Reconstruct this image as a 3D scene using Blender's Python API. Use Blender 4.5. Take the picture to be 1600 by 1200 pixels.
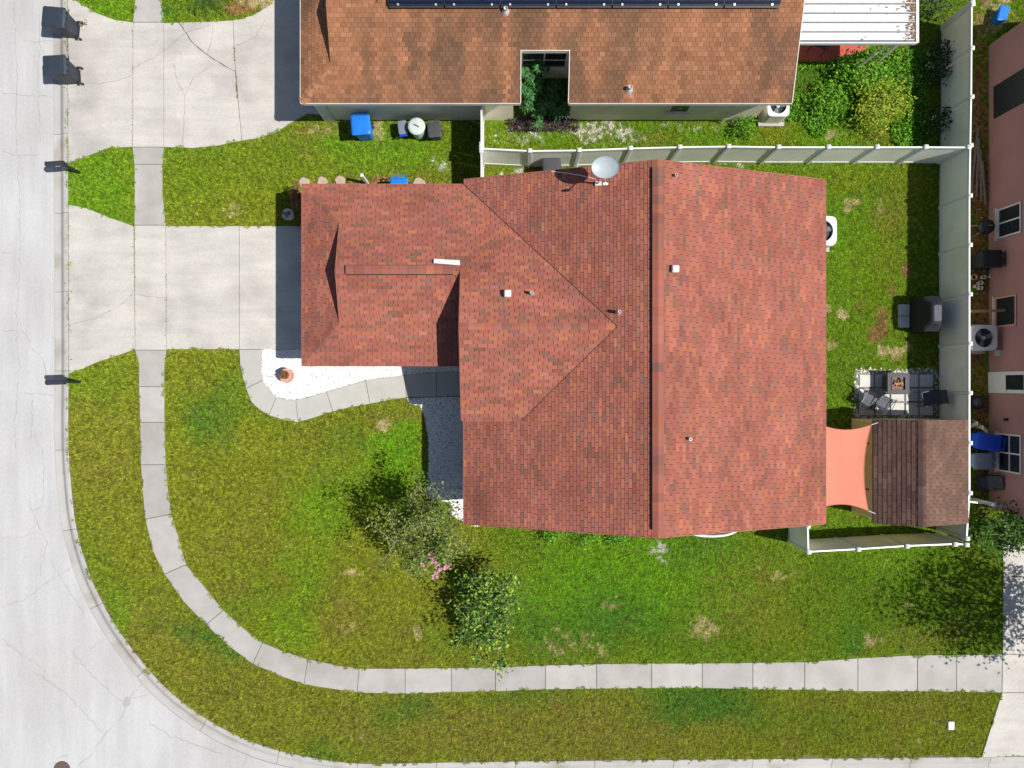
import bpy, math, random
import numpy as np
from mathutils import Vector, Matrix
random.seed(7); rng = np.random.default_rng(11)
for o in list(bpy.data.objects): bpy.data.objects.remove(o)
S = bpy.context.scene
COL = S.collection
# ------------------------------------------------------------------ camera, sky, sun, exposure
CAM_H = 27.0; F = 1600 * 24 / 36.0
cd = bpy.data.cameras.new('camera'); cam = bpy.data.objects.new('camera', cd); COL.objects.link(cam)
cam.location = (0, 0, CAM_H); cd.lens = 24; cd.sensor_width = 36; cd.clip_end = 2000; cd.clip_start = .1
S.camera = cam
W = bpy.data.worlds.new('World'); S.world = W; W.use_nodes = True
nt = W.node_tree; bg = nt.nodes['Background']
sky = nt.nodes.new('ShaderNodeTexSky'); sky.sky_type = 'NISHITA'; sky.sun_disc = False
TO_SUN = Vector((0.70, -0.155, 1.0)).normalized()
sky.sun_elevation = math.asin(TO_SUN.z); sky.sun_rotation = math.atan2(TO_SUN.x, TO_SUN.y)
nt.links.new(sky.outputs[0], bg.inputs[0]); bg.inputs[1].default_value = 0.074
ld = bpy.data.lights.new('sun', 'SUN'); sun = bpy.data.objects.new('sun', ld); COL.objects.link(sun)
ld.energy = 5.0; ld.angle = math.radians(.53); ld.color = (1, .955, .88)
sun.location = (20, -4, 30); sun.rotation_euler = (-TO_SUN).to_track_quat('-Z', 'Y').to_euler()
S.view_settings.view_transform = 'Standard'; S.view_settings.look = 'None'
S.view_settings.exposure = 0.28; S.view_settings.gamma = 1
try: S.view_settings.use_curve_mapping = False
except Exception: pass

# ------------------------------------------------------------------ helpers
def P(px, py, z=0.0):
    k = (CAM_H - z) / F
    return ((px - 800) * k, (600 - py) * k)
def PP(lst, z=0.0): return [P(a, b, z) for a, b in lst]

def vnoise(x, y, s, seed=0):
    x = np.asarray(x, float) / s; y = np.asarray(y, float) / s
    xi = np.floor(x).astype(np.int64); yi = np.floor(y).astype(np.int64)
    fx = x - xi; fy = y - yi; fx = fx * fx * (3 - 2 * fx); fy = fy * fy * (3 - 2 * fy)
    def h(a, b):
        n = (a * 374761393 + b * 668265263 + seed * 974711) & 0x7fffffff
        n = ((n ^ (n >> 13)) * 1274126177) & 0x7fffffff
        return ((n ^ (n >> 16)) & 0xffff) / 65535.0
    return (h(xi, yi) * (1 - fx) + h(xi + 1, yi) * fx) * (1 - fy) + (h(xi, yi + 1) * (1 - fx) + h(xi + 1, yi + 1) * fx) * fy
def fbm(x, y, s, seed=0, o=3):
    t = 0; a = 1; n = 0
    for i in range(o):
        t = t + a * vnoise(x, y, s / 2 ** i, seed + i * 17); n += a; a *= .55
    return t / n
def inside(x, y, poly):
    x = np.asarray(x); y = np.asarray(y); r = np.zeros(x.shape, bool); n = len(poly)
    for i in range(n):
        x0, y0 = poly[i]; x1, y1 = poly[i - 1]
        if y0 == y1: continue
        c = (y0 > y) != (y1 > y)
        r ^= c & (x < (x1 - x0) * (y - y0) / (y1 - y0) + x0)
    return r

MATS = {}
def mat(name, col, rough=.75, var=.18, scale=6.0, var2=.12, scale2=60.0, bump=0.0, bscale=120.0, attr=False,
        metal=0.0, col2=None, trans=0.0, stain=None, spec=.4, thr=(.35, .65), objvar=0.0, streak=None):
    """procedural material: base colour (or the 'Col' attribute) x two noise octaves, optional second colour, bump"""
    m = bpy.data.materials.new(name); m.use_nodes = True; n = m.node_tree.nodes; l = m.node_tree.links
    b = n['Principled BSDF']; b.inputs['Roughness'].default_value = rough; b.inputs['Metallic'].default_value = metal
    b.inputs['Specular IOR Level'].default_value = spec
    g = n.new('ShaderNodeNewGeometry')
    if attr:
        a = n.new('ShaderNodeAttribute'); a.attribute_name = 'Col'; base = a.outputs['Color']
    else:
        a = n.new('ShaderNodeRGB'); a.outputs[0].default_value = (*col, 1); base = a.outputs[0]
    def noise(sc, det=4):
        t = n.new('ShaderNodeTexNoise'); t.inputs['Scale'].default_value = sc; t.inputs['Detail'].default_value = det
        l.new(g.outputs['Position'], t.inputs['Vector']); return t.outputs['Fac']
    if col2 is not None:
        r = n.new('ShaderNodeMapRange'); r.inputs[1].default_value = thr[0]; r.inputs[2].default_value = thr[1]
        l.new(noise(stain or scale * .4, 6), r.inputs[0])
        mx = n.new('ShaderNodeMix'); mx.data_type = 'RGBA'; l.new(r.outputs[0], mx.inputs[0]); l.new(base, mx.inputs[6])
        mx.inputs[7].default_value = (*col2, 1); base = mx.outputs[2]
    for v, sc in ((var, scale), (var2, scale2)):
        if v <= 0: continue
        r = n.new('ShaderNodeMapRange'); r.inputs[1].default_value = .25; r.inputs[2].default_value = .75
        r.inputs[3].default_value = 1 - v; r.inputs[4].default_value = 1 + v; l.new(noise(sc), r.inputs[0])
        mx = n.new('ShaderNodeVectorMath'); mx.operation = 'SCALE'
        l.new(base, mx.inputs[0]); l.new(r.outputs[0], mx.inputs['Scale']); base = mx.outputs[0]
    if streak:   # long smears: noise stretched along one axis (sx, sy, amount)
        mp = n.new('ShaderNodeVectorMath'); mp.operation = 'MULTIPLY'; l.new(g.outputs['Position'], mp.inputs[0]); mp.inputs[1].default_value = (streak[0], streak[1], 1)
        t = n.new('ShaderNodeTexNoise'); t.inputs['Scale'].default_value = 1; t.inputs['Detail'].default_value = 7; t.inputs['Roughness'].default_value = .65; l.new(mp.outputs[0], t.inputs['Vector'])
        r = n.new('ShaderNodeMapRange'); r.inputs[1].default_value = .3; r.inputs[2].default_value = .7; r.inputs[3].default_value = 1 - streak[2]; r.inputs[4].default_value = 1 + streak[2]; l.new(t.outputs['Fac'], r.inputs[0])
        mx = n.new('ShaderNodeVectorMath'); mx.operation = 'SCALE'; l.new(base, mx.inputs[0]); l.new(r.outputs[0], mx.inputs['Scale']); base = mx.outputs[0]
    if objvar > 0:
        oi = n.new('ShaderNodeObjectInfo'); r = n.new('ShaderNodeMapRange'); r.inputs[3].default_value = 1 - objvar; r.inputs[4].default_value = 1 + objvar; l.new(oi.outputs['Random'], r.inputs[0])
        mx = n.new('ShaderNodeVectorMath'); mx.operation = 'SCALE'; l.new(base, mx.inputs[0]); l.new(r.outputs[0], mx.inputs['Scale']); base = mx.outputs[0]
    l.new(base, b.inputs['Base Color'])
    if bump > 0:
        bp = n.new('ShaderNodeBump'); bp.inputs['Strength'].default_value = bump; bp.inputs['Distance'].default_value = .02
        l.new(noise(bscale), bp.inputs['Height']); l.new(bp.outputs[0], b.inputs['Normal'])
    if trans > 0:
        t = n.new('ShaderNodeBsdfTranslucent'); l.new(base, t.inputs[0]); ms = n.new('ShaderNodeMixShader')
        ms.inputs[0].default_value = trans; l.new(b.outputs[0], ms.inputs[1]); l.new(t.outputs[0], ms.inputs[2])
        l.new(ms.outputs[0], n['Material Output'].inputs[0])
    MATS[name] = m; return m

mat('road', (.440, .439, .443), .85, .05, .5, .08, 18, .25, 90, col2=(.385, .375, .37), stain=.22, thr=(.45, .75), streak=(2.2, .25, .07))
mat('drive', (.452, .432, .398), .85, .08, .9, .09, 18, .25, 80, col2=(.335, .315, .30), stain=.5, thr=(.48, .74), objvar=.05, streak=(.45, 2.6, .10))
mat('walk', (.370, .354, .336), .88, .08, 1.3, .09, 40, .3, 80, col2=(.31, .29, .27), stain=.6, thr=(.45, .75), objvar=.09, streak=(1.5, 1.5, .06))
mat('frontwalk', (.40, .392, .365), .88, .07, 1.5, .08, 30, .2, 80, objvar=.04)
mat('kerb', (.385, .378, .362), .85, .08, .9, .08, 30, .25, 80, col2=(.28, .24, .20), stain=.8, thr=(.52, .74), objvar=.05)
mat('joint', (.10, .08, .055), .95, .3, 8)
mat('crack', (.22, .20, .19), .95, .2, 5)
mat('crackdark', (.09, .08, .06), .95, .3, 5)
mat('soil', (.16, .12, .08), .95, .25, 3, .2, 40)
mat('lawnbase', (.1, .1, .03), .95, .1, 3, .25, 45, .6, 60, attr=True)
mat('grass', (.1, .1, .03), .75, 0, 1, 0, 1, attr=True, trans=.06, spec=.04)
mat('leaf', (.1, .1, .03), .6, 0, 1, 0, 1, attr=True, trans=.15, spec=.14)
mat('bark', (.30, .25, .19), .9, .25, 12, .2, 60)
mat('barkdark', (.16, .12, .085), .9, .25, 12, .2, 60)
mat('flower', (.60, .25, .40), .6, .2, 20, trans=.2)
mat('shingle', (.3, .08, .05), .92, .11, .5, .16, 70, .5, 260, attr=True, spec=.15)
mat('deck', (.07, .032, .026), .85, .1, 4)
mat('fascia', (.62, .58, .52), .7, .06, 4)
mat('fasciared', (.26, .09, .06), .7, .08, 4)
mat('stucco', (.62, .58, .49), .9, .06, 2, .06, 60, .3, 120)
mat('stuccogrey', (.74, .69, .55), .9, .08, 1.5, .06, 60, .3, 120)
mat('siding', (.62, .66, .68), .6, .05, 4)
mat('pink', (.36, .19, .175), .9, .1, .8, .06, 50, .4, 90)
mat('vinyl', (.86, .86, .79), .45, .06, 1.2, .03, 30, col2=(.72, .75, .60), stain=.8, thr=(.5, .8))
mat('vinylwhite', (.70, .70, .69), .4, .04, 3)
mat('white', (.64, .64, .63), .45, .05, 6)
mat('whitegravel', (.72, .72, .72), .8, .1, 30, .12, 90, .5, 60, attr=False)
mat('stone', (.7, .7, .68), .85, 0, 1, .1, 30, attr=True)
mat('black', (.022, .024, .028), .5, .2, 6)
mat('binblack', (.028, .036, .052), .5, .15, 5)
mat('blackmetal', (.02, .02, .022), .35, .1, 8)
mat('charcoal', (.05, .053, .06), .6, .15, 9)
mat('slate', (.055, .063, .085), .65, .15, 9)
mat('coverfabric', (.012, .013, .017), .75, .3, 10, .2, 50, .3, 30)
mat('blue', (.012, .17, .62), .45, .12, 6)
mat('deepblue', (.01, .07, .50), .45, .12, 6)
mat('paleplastic', (.48, .54, .53), .5, .1, 6)
mat('greyblue', (.16, .19, .24), .55, .1, 6)
mat('metal', (.62, .62, .61), .4, .08, 12, metal=.6)
mat('galv', (.5, .5, .49), .45, .15, 12, metal=.4)
mat('dish', (.36, .41, .44), .45, .06, 6)
mat('glass', (.02, .025, .03), .08, .1, 3, spec=.6)
mat('solar', (.006, .009, .028), .12, .15, 3, spec=.6)
mat('coral', (.70, .25, .17), .85, .03, 3, .04, 60, trans=.3)
mat('tan', (.74, .56, .26), .75, .06, 3)
mat('shedtrim', (.78, .66, .38), .7, .06, 4)
mat('paver', (.52, .52, .50), .85, .1, 4, .08, 40, .2, 90)
mat('terracotta', (.62, .30, .24), .8, .12, 9)
mat('potwhite', (.66, .60, .56), .7, .1, 9)
mat('redpatio', (.42, .085, .06), .8, .15, 2, .1, 30)
mat('panwhite', (.62, .63, .64), .35, .03, 3, col2=(.5, .51, .51), stain=1.3, thr=(.6, .8))
mat('litter', (.20, .12, .06), .95, .35, 20, .3, 60)
mat('copper', (.13, .055, .03), .6, .35, 15, metal=.2)
mat('pebblebed', (.20, .19, .17), .9, .3, 25, .4, 60, .5, 40)
mat('firetop', (.03, .033, .04), .6, .12, 9)
mat('wood', (.38, .24, .10), .8, .2, 8)
mat('oldwood', (.20, .17, .14), .9, .25, 8)
mat('hose', (.36, .28, .13), .6, .15, 8)
mat('curtain', (.42, .46, .52), .8, .1, 6)
mat('firelog', (.07, .045, .03), .9, .4, 20)
mat('steppingstone', (.40, .31, .23), .9, .15, 6)
mat('manhole', (.10, .075, .065), .7, .2, 12)
mat('patch', (.36, .33, .32), .9, .2, 12)

def link(o, parent=None):
    COL.objects.link(o)
    if parent is not None:
        o.parent = parent
        if parent.get('_world'): o.matrix_parent_inverse = Matrix.Translation(-Vector(parent['_world']))
    return o
class MB:
    def __init__(s): s.v = []; s.f = []; s.c = []; s.cur = None
    def add(s, vs, fs, col=None):
        b = len(s.v); s.v += [tuple(p) for p in vs]; s.f += [tuple(i + b for i in q) for q in fs]
        s.c += [col or s.cur or (1, 1, 1)] * len(fs); return s
    def box(s, c, d, rz=0, col=None, rot=None):
        x, y, z = d[0] / 2, d[1] / 2, d[2] / 2
        vs = [Vector((a, b, e)) for e in (-z, z) for a, b in ((-x, -y), (x, -y), (x, y), (-x, y))]
        R = rot if rot is not None else Matrix.Rotation(rz, 3, 'Z')
        return s.add([R @ q + Vector(c) for q in vs], [(3, 2, 1, 0), (4, 5, 6, 7), (0, 1, 5, 4), (1, 2, 6, 5), (2, 3, 7, 6), (3, 0, 4, 7)], col)
    def prism(s, poly, z0, z1, col=None):
        n = len(poly); a = sum(poly[i - 1][0] * poly[i][1] - poly[i][0] * poly[i - 1][1] for i in range(n))
        if a < 0: poly = poly[::-1]
        vs = [(p[0], p[1], z0) for p in poly] + [(p[0], p[1], z1) for p in poly]
        return s.add(vs, [tuple(range(n - 1, -1, -1)), tuple(range(n, 2 * n))] + [(i, (i + 1) % n, n + (i + 1) % n, n + i) for i in range(n)], col)
    def loft(s, rings, cap=True, col=None):
        n = len(rings[0]); vs = [p for r in rings for p in r]; fs = []
        for k in range(len(rings) - 1):
            for i in range(n):
                j = (i + 1) % n; fs.append((k * n + i, k * n + j, (k + 1) * n + j, (k + 1) * n + i))
        if cap: fs += [tuple(range(n - 1, -1, -1)), tuple(range((len(rings) - 1) * n, len(rings) * n))]
        return s.add(vs, fs, col)
    def lathe(s, prof, c=(0, 0, 0), n=20, cap=True, col=None):
        return s.loft([[(c[0] + r * math.cos(6.28319 * i / n), c[1] + r * math.sin(6.28319 * i / n), c[2] + z) for i in range(n)] for r, z in prof], cap, col)
    def tube(s, pts, r, n=6, r1=None, col=None):
        pts = [Vector(p) for p in pts]; m = len(pts); rings = []
        for i, p in enumerate(pts):
            d = (pts[min(i + 1, m - 1)] - pts[max(i - 1, 0)])
            if d.length < 1e-6: d = Vector((0, 0, 1))
            d.normalize(); u = d.cross(Vector((0, 0, 1)) if abs(d.z) < .9 else Vector((1, 0, 0))).normalized(); w = d.cross(u)
            rr = r if r1 is None else r + (r1 - r) * i / (m - 1)
            rings.append([p + (u * math.cos(6.28319 * k / n) + w * math.sin(6.28319 * k / n)) * rr for k in range(n)])
        return s.loft(rings, True, col)
    def rrect(s, c, sx, sy, r, z, n=4):
        out = []
        for qx, qy, a0 in ((1, 1, 0), (-1, 1, 90), (-1, -1, 180), (1, -1, 270)):
            for k in range(n + 1):
                a = math.radians(a0 + 90 * k / n)
                out.append((c[0] + qx * (sx / 2 - r) + r * math.cos(a), c[1] + qy * (sy / 2 - r) + r * math.sin(a), z))
        return out
    def mesh(s, name, m, attr=False, smooth=False):
        me = bpy.data.meshes.new(name); me.from_pydata(s.v, [], s.f)
        if m: me.materials.append(MATS[m])
        if attr:
            ca = me.color_attributes.new('Col', 'FLOAT_COLOR', 'CORNER')
            arr = np.repeat(np.array([(*c[:3], 1) for c in s.c], np.float32), [len(q) for q in s.f], axis=0)
            ca.data.foreach_set('color', arr.ravel())
        if smooth: me.polygons.foreach_set('use_smooth', [True] * len(me.polygons))
        return me
    def build(s, name, m, parent=None, attr=False, smooth=False):
        o = bpy.data.objects.new(name, s.mesh(name, m, attr, smooth)); return link(o, parent)
def npmesh(name, v, t, c, m, parent=None):
    me = bpy.data.meshes.new(name); v = np.asarray(v, np.float32); t = np.asarray(t, np.int32)
    me.vertices.add(len(v)); me.vertices.foreach_set('co', v.ravel())
    me.loops.add(t.size); me.loops.foreach_set('vertex_index', t.ravel())
    k = t.shape[1]; me.polygons.add(len(t)); me.polygons.foreach_set('loop_start', np.arange(0, t.size, k, dtype=np.int32))
    me.update(calc_edges=True); me.materials.append(MATS[m])
    ca = me.color_attributes.new('Col', 'FLOAT_COLOR', 'POINT')
    ca.data.foreach_set('color', np.concatenate([c, np.ones((len(c), 1))], 1).astype(np.float32).ravel())
    return link(bpy.data.objects.new(name, me), parent)
def thing(name, label, cat, loc=(0, 0, 0), rz=0, group=None, world=False):
    o = bpy.data.objects.new(name, None); o.empty_display_size = .3; o.location = loc; o.rotation_euler = (0, 0, rz)
    o['label'] = label; o['category'] = cat
    if group: o['group'] = group
    if world: o['_world'] = tuple(loc)
    COL.objects.link(o); return o
def tag(o, label, cat, group=None):
    o['label'] = label; o['category'] = cat
    if group: o['group'] = group
    return o
def struct(o, kind='structure'): o['kind'] = kind; return o
def ctree(src, loc, rz, label, group=None):
    r = src.copy(); COL.objects.link(r); r.location = loc; r.rotation_euler = (0, 0, rz); r['label'] = label
    if group: r['group'] = group
    for ch in list(src.children):
        c = ch.copy(); COL.objects.link(c); c.parent = r
        for g in list(ch.children):
            d = g.copy(); COL.objects.link(d); d.parent = c
    return r
def resample(poly, step):
    out = [Vector(poly[0])]
    for a, b in zip(poly[:-1], poly[1:]):
        a = Vector(a); b = Vector(b); n = max(1, round((b - a).length / step))
        for i in range(1, n + 1): out.append(a.lerp(b, i / n))
    return out
def smooth_line(poly, it=2):
    p = [Vector(q) for q in poly]
    for _ in range(it):
        q = [p[0]]
        for a, b in zip(p[:-1], p[1:]): q += [a.lerp(b, .25), a.lerp(b, .75)]
        q.append(p[-1]); p = q
    return p

# ------------------------------------------------------------------ road and kerb
ROAD_Z = -.09
kerb_px = [(105, -260), (105, 100), (106, 330), (107, 580), (106, 690), (109, 741), (115, 806), (124, 849), (140, 900), (167, 958), (200, 1007),
           (238, 1055), (277, 1092), (328, 1128), (377, 1153), (422, 1170), (480, 1183), (530, 1191), (573, 1194), (700, 1191), (960, 1188), (1195, 1186), (1600, 1182), (1960, 1179)]
kerb = smooth_line(PP(kerb_px), 2)
KW = .61
def offset(line, d):
    out = []
    for i, p in enumerate(line):
        t = (line[min(i + 1, len(line) - 1)] - line[max(i - 1, 0)]).normalized(); out.append(p + Vector((t.y, -t.x)) * d)
    return out
kin = offset(kerb, -.0)
outer_sign = -1 if offset(kerb, 1)[0].x > kerb[0].x else 1
kout = offset(kerb, outer_sign * KW)
poly = [tuple(p) for p in kout] + [(30.5, -22), (-27, -22), (-27, 22)]
ground = MB().add([(-700, -700, -.30), (700, -700, -.30), (700, 700, -.30), (-700, 700, -.30)], [(0, 1, 2, 3)]).build('ground', 'soil'); struct(ground)
road = MB().prism(poly, ROAD_Z - .12, ROAD_Z).build('road', 'road'); struct(road)
# kerb segments, one piece per pour
kr = struct(MB().loft([[(p.x, p.y, -.2), (q.x, q.y, -.2), (q.x, q.y, -.15), (p.x, p.y, -.15)] for p, q in zip(kerb, kout)]).build('kerb', 'joint'))
prof = [(0, -.14), (0, .005), (.03, .015), (.14, .012), (.20, -.01), (.29, -.075), (.34, -.098), (.42, -.10), (KW - .015, -.086), (KW - .015, -.14)]
fine = resample([tuple(p) for p in kerb], .22)
L = [0]
for a, b in zip(fine[:-1], fine[1:]): L.append(L[-1] + (b - a).length)
def at_len(s):
    s = max(0, min(L[-1] - 1e-4, s)); i = int(np.searchsorted(L, s, 'right')) - 1; i = min(i, len(fine) - 2)
    t = (s - L[i]) / (L[i + 1] - L[i]); return fine[i].lerp(fine[i + 1], t)
def tan_len(s): return (at_len(s + .25) - at_len(s - .25)).normalized()
s0 = (332 + 260) / 39.5 % 3.13
ss = np.arange(s0 - 3.13, L[-1], 3.13)
for a in ss:
    a0, b0 = max(a, 0) + .008, min(a + 3.13, L[-1]) - .008
    if b0 - a0 < .3: continue
    rings = []
    for k in range(9):
        q = a0 + (b0 - a0) * k / 8; p = at_len(q); t = tan_len(q); nrm = Vector((t.y, -t.x)) * outer_sign
        rings.append([(p.x + nrm.x * d, p.y + nrm.y * d, z) for d, z in prof])
    MB().loft(rings).build('kerb_segment', 'kerb', kr)

# ------------------------------------------------------------------ slabs: sidewalk, driveways, front walk
HARD = []
SLAB_Z = .022
def inset(poly, d):
    n = len(poly); a = sum(poly[i - 1][0] * poly[i][1] - poly[i][0] * poly[i - 1][1] for i in range(n)); sg = 1 if a > 0 else -1
    out = []
    for i in range(n):
        p0, p1, p2 = Vector(poly[i - 1]), Vector(poly[i]), Vector(poly[(i + 1) % n])
        t0 = (p1 - p0).normalized(); t1 = (p2 - p1).normalized()
        m = Vector((-t0.y, t0.x)) + Vector((-t1.y, t1.x))
        if m.length < 1e-3: m = Vector((-t0.y, t0.x))
        m.normalize(); out.append(tuple(p1 + m * d * sg))
    return out
def slab(poly, m, parent, z=SLAB_Z, gap=.013, name='slab', hard=True, th=.08):
    q = inset(poly, gap); z += random.uniform(-.003, .004)
    mb = MB(); n = len(q); b = inset(q, .012)
    a = sum(q[i - 1][0] * q[i][1] - q[i][0] * q[i - 1][1] for i in range(n))
    if a < 0: q = q[::-1]; b = b[::-1]
    mb.loft([[(x, y, z - th) for x, y in q], [(x, y, z - .008) for x, y in q], [(x, y, z) for x, y in b]])
    o = mb.build(name, m, parent)
    if hard: HARD.append(poly)
    return o
def bed(name, polys, z=SLAB_Z - .03, m='joint'):
    mb = MB()
    for p in polys: mb.prism(inset(p, .03), z - .05, z)
    return struct(mb.build(name, m))
# cross sections (left/top px, right/bottom px, joint?)
side = [((211, -260), (253, -260), 1), ((211, -120), (253, -120), 1), ((211, -40), (253, -40), 1), ((211, 0), (253, 0), 0), ((208, 35), (256, 35), 1), ((207, 230), (256, 230), 1), ((210, 257), (254, 257), 1), ((210, 300), (254, 300), 0), ((210, 352), (259, 352), 1),
        ((211, 547), (260, 547), 1), ((217, 570), (257, 570), 0), ((217, 604), (257, 604), 1), ((219, 660), (257, 660), 1), ((220, 726), (259, 726), 1), ((223, 770), (263, 768), 0), ((227, 811), (268, 803), 1),
        ((238, 860), (282, 850), 0), ((257, 897), (291, 882), 1), ((287, 940), (318, 915), 0), ((322, 976), (349, 953), 1), ((358, 1010), (379, 980), 0), ((395, 1037), (410, 1004), 1), ((432, 1054), (446, 1018), 0), ((475, 1069), (481, 1029), 1), ((515, 1076), (522, 1038), 0),
        ((558, 1082), (561, 1044), 1), ((633, 1084), (633, 1044), 1), ((705, 1081), (705, 1043), 1), ((774, 1080), (774, 1042), 1), ((852, 1077), (852, 1039), 1), ((932, 1076), (932, 1037), 1), ((1018, 1075), (1018, 1036), 1), ((1097, 1075), (1097, 1036), 1), ((1176, 1077), (1176, 1035), 1),
        ((1257, 1078), (1257, 1034), 1), ((1340, 1080), (1340, 1028), 1), ((1433, 1080), (1433, 1023), 1), ((1494, 1081), (1494, 1023), 1), ((1565, 1082), (1566, 1022), 1)]
groups = []; cur = [side[0]]
for s_ in side[1:]:
    cur.append(s_)
    if s_[2]: groups.append(cur); cur = [s_]
side_polys = [PP([g[0] for g in G]) + PP([g[1] for g in G][::-1]) for G in groups]
sw = bed('sidewalk', side_polys)
for G, p in zip(groups, side_polys):
    ondrive = G[0][0][1] in (35, 352)
    slab(p, 'drive' if ondrive else 'walk', sw)
# own driveway
own = [[(107, 319), (135, 325), (170, 339), (209, 353), (211, 546), (186, 555), (150, 567), (128, 577), (108, 584)], [(259, 353), (374, 353), (374, 546), (260, 546)], [(374, 353), (492, 353), (492, 546), (374, 546)]]
own = [PP(p) for p in own]; dw = bed('driveway', own)
for p in own: slab(p, 'drive', dw)
nb = [[(106, -40), (106, 256), (135, 245), (168, 232), (207, 230), (208, 35), (180, 31), (150, 20), (118, 0), (110, -40)], [(256, 36), (310, 34), (364, 32), (367, 100), (371, 150), (378, 220), (340, 228), (300, 232), (256, 230)],
      [(364, 32), (395, 24), (425, 6), (440, -40), (500, -40), (500, 180), (482, 178), (455, 192), (430, 208), (405, 216), (378, 220), (371, 150), (367, 100)]]
nb = [PP(p) for p in nb]; nd = bed('neighbour_driveway', nb)
for p in nb: slab(p, 'drive', nd)
rd = [[(1566, 845), (1640, 845), (1640, 901), (1567, 901)], [(1567, 901), (1640, 901), (1640, 1022), (1566, 1022)], [(1566, 1022), (1640, 1022), (1640, 1082), (1565, 1082)], [(1565, 1082), (1640, 1082), (1640, 1180), (1533, 1183)],
      [(1640, 845), (1760, 845), (1760, 1022), (1640, 1022)], [(1640, 1022), (1760, 1022), (1760, 1082), (1640, 1082)], [(1640, 1082), (1760, 1082), (1790, 1179), (1640, 1181)]]
rd = [PP(p) for p in rd]; rdb = bed('corner_driveway', rd)
for p in rd: slab(p, 'drive', rdb)
outer = [(374, 546), (375, 572), (379, 590), (384, 607), (392, 627), (405, 641), (420, 649), (445, 657), (466, 660), (490, 653), (520, 643), (545, 637), (578, 631), (605, 626), (635, 621), (682, 620), (730, 618)]
inner = [(409, 546), (409, 565), (409, 580), (411, 594), (418, 604), (425, 613), (432, 620), (447, 624), (462, 625), (480, 621), (510, 612), (540, 603), (571, 594), (600, 590), (632, 586), (682, 581), (730, 581)]
brk = [0, 3, 6, 8, 10, 12, 14, 15, 16]
walk_polys = [PP(outer[a:b + 1]) + PP(inner[a:b + 1][::-1]) for a, b in zip(brk[:-1], brk[1:])]
fw = bed('front_walk', walk_polys)
for p in walk_polys: slab(p, 'frontwalk', fw)

# cracks: thin broken ribbons
def crack(pts, w, parent, z, m='crack', jit=.03):
    pts = resample(PP(pts), .16); mb = MB(); vs = []
    for i, p in enumerate(pts):
        t = (pts[min(i + 1, len(pts) - 1)] - pts[max(i - 1, 0)]).normalized(); n_ = Vector((-t.y, t.x))
        q = p + n_ * random.gauss(0, jit); ww = w * random.uniform(.35, 1.2)
        vs += [(*(q + n_ * ww / 2), z), (*(q - n_ * ww / 2), z)]
    mb.add(vs, [(2 * i, 2 * i + 1, 2 * i + 3, 2 * i + 2) for i in range(len(pts) - 1)]); return mb.build('crack', m, parent)
rz = ROAD_Z + .004
for pts in [[(0, 145), (25, 146), (80, 150)], [(25, 240), (28, 300), (28, 400), (24, 500), (27, 600), (20, 660), (22, 700)], [(0, 515), (32, 517), (50, 545), (65, 560), (70, 590)], [(28, 615), (60, 615), (83, 616)],
            [(48, 625), (47, 683), (40, 688)], [(47, 683), (64, 700), (66, 790), (50, 800)], [(0, 842), (35, 840), (55, 830)], [(0, 950), (33, 938), (60, 918), (85, 903), (111, 888)],
            [(70, 870), (110, 930), (130, 960)], [(120, 1200), (140, 1180), (165, 1145), (188, 1122), (198, 1095), (220, 1069)], [(50, 1050), (100, 1085), (130, 1115), (155, 1145)], [(198, 1095), (226, 1088)],
            [(110, 1020), (150, 1065), (190, 1100)], [(77, 1198), (90, 1186), (104, 1182)], [(375, 1200), (388, 1182)], [(0, 235), (25, 242), (60, 240)], [(20, 0), (24, 120), (22, 240)], [(0, 1000), (40, 1030), (70, 1050)], [(40, 780), (70, 850), (60, 900)], [(60, 20), (58, 130), (60, 220)],
            [(140, 1015), (160, 1000)], [(0, 395), (22, 396)], [(30, 60), (60, 64), (80, 62)], [(230, 1130), (260, 1150), (300, 1165), (345, 1180)]]:
    crack(pts, .014, road, rz)
dz = SLAB_Z + .0085
for pts, m_ in [([(107, 139), (135, 131), (156, 131), (185, 126), (207, 118)], 0), ([(208, 107), (240, 91), (262, 76), (290, 52), (330, 39)], 0), ([(278, 34), (300, 65), (325, 87), (350, 102), (368, 112)], 1), ([(334, 36), (331, 65), (324, 87)], 0), ([(286, 228), (288, 190), (290, 150), (278, 130), (272, 100)], 0),
                ([(290, 148), (303, 122), (333, 101)], 0), ([(369, 72), (398, 60), (415, 30)], 0), ([(108, 509), (150, 497), (185, 480), (208, 459)], 0), ([(212, 459), (235, 464), (259, 465)], 0)]:
    crack(pts, .03 if m_ else .016, dw if pts[0][1] > 300 else nd, dz, 'crackdark' if m_ else 'crack', .012)
mh = MB().lathe([(.33, -.02), (.33, .012), (.30, .016), (.0, .016)], (*P(97, 1202, ROAD_Z), ROAD_Z), 24).build('manhole_cover', 'manhole'); tag(mh, 'round dark manhole cover in the pale road at the bottom edge', 'manhole')
pp = PP([(191, 1100), (196, 1088), (204, 1090), (203, 1101), (196, 1105)], ROAD_Z)
MB().prism(pp, ROAD_Z - .01, ROAD_Z + .006).build('repair_patch', 'patch', road)

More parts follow.
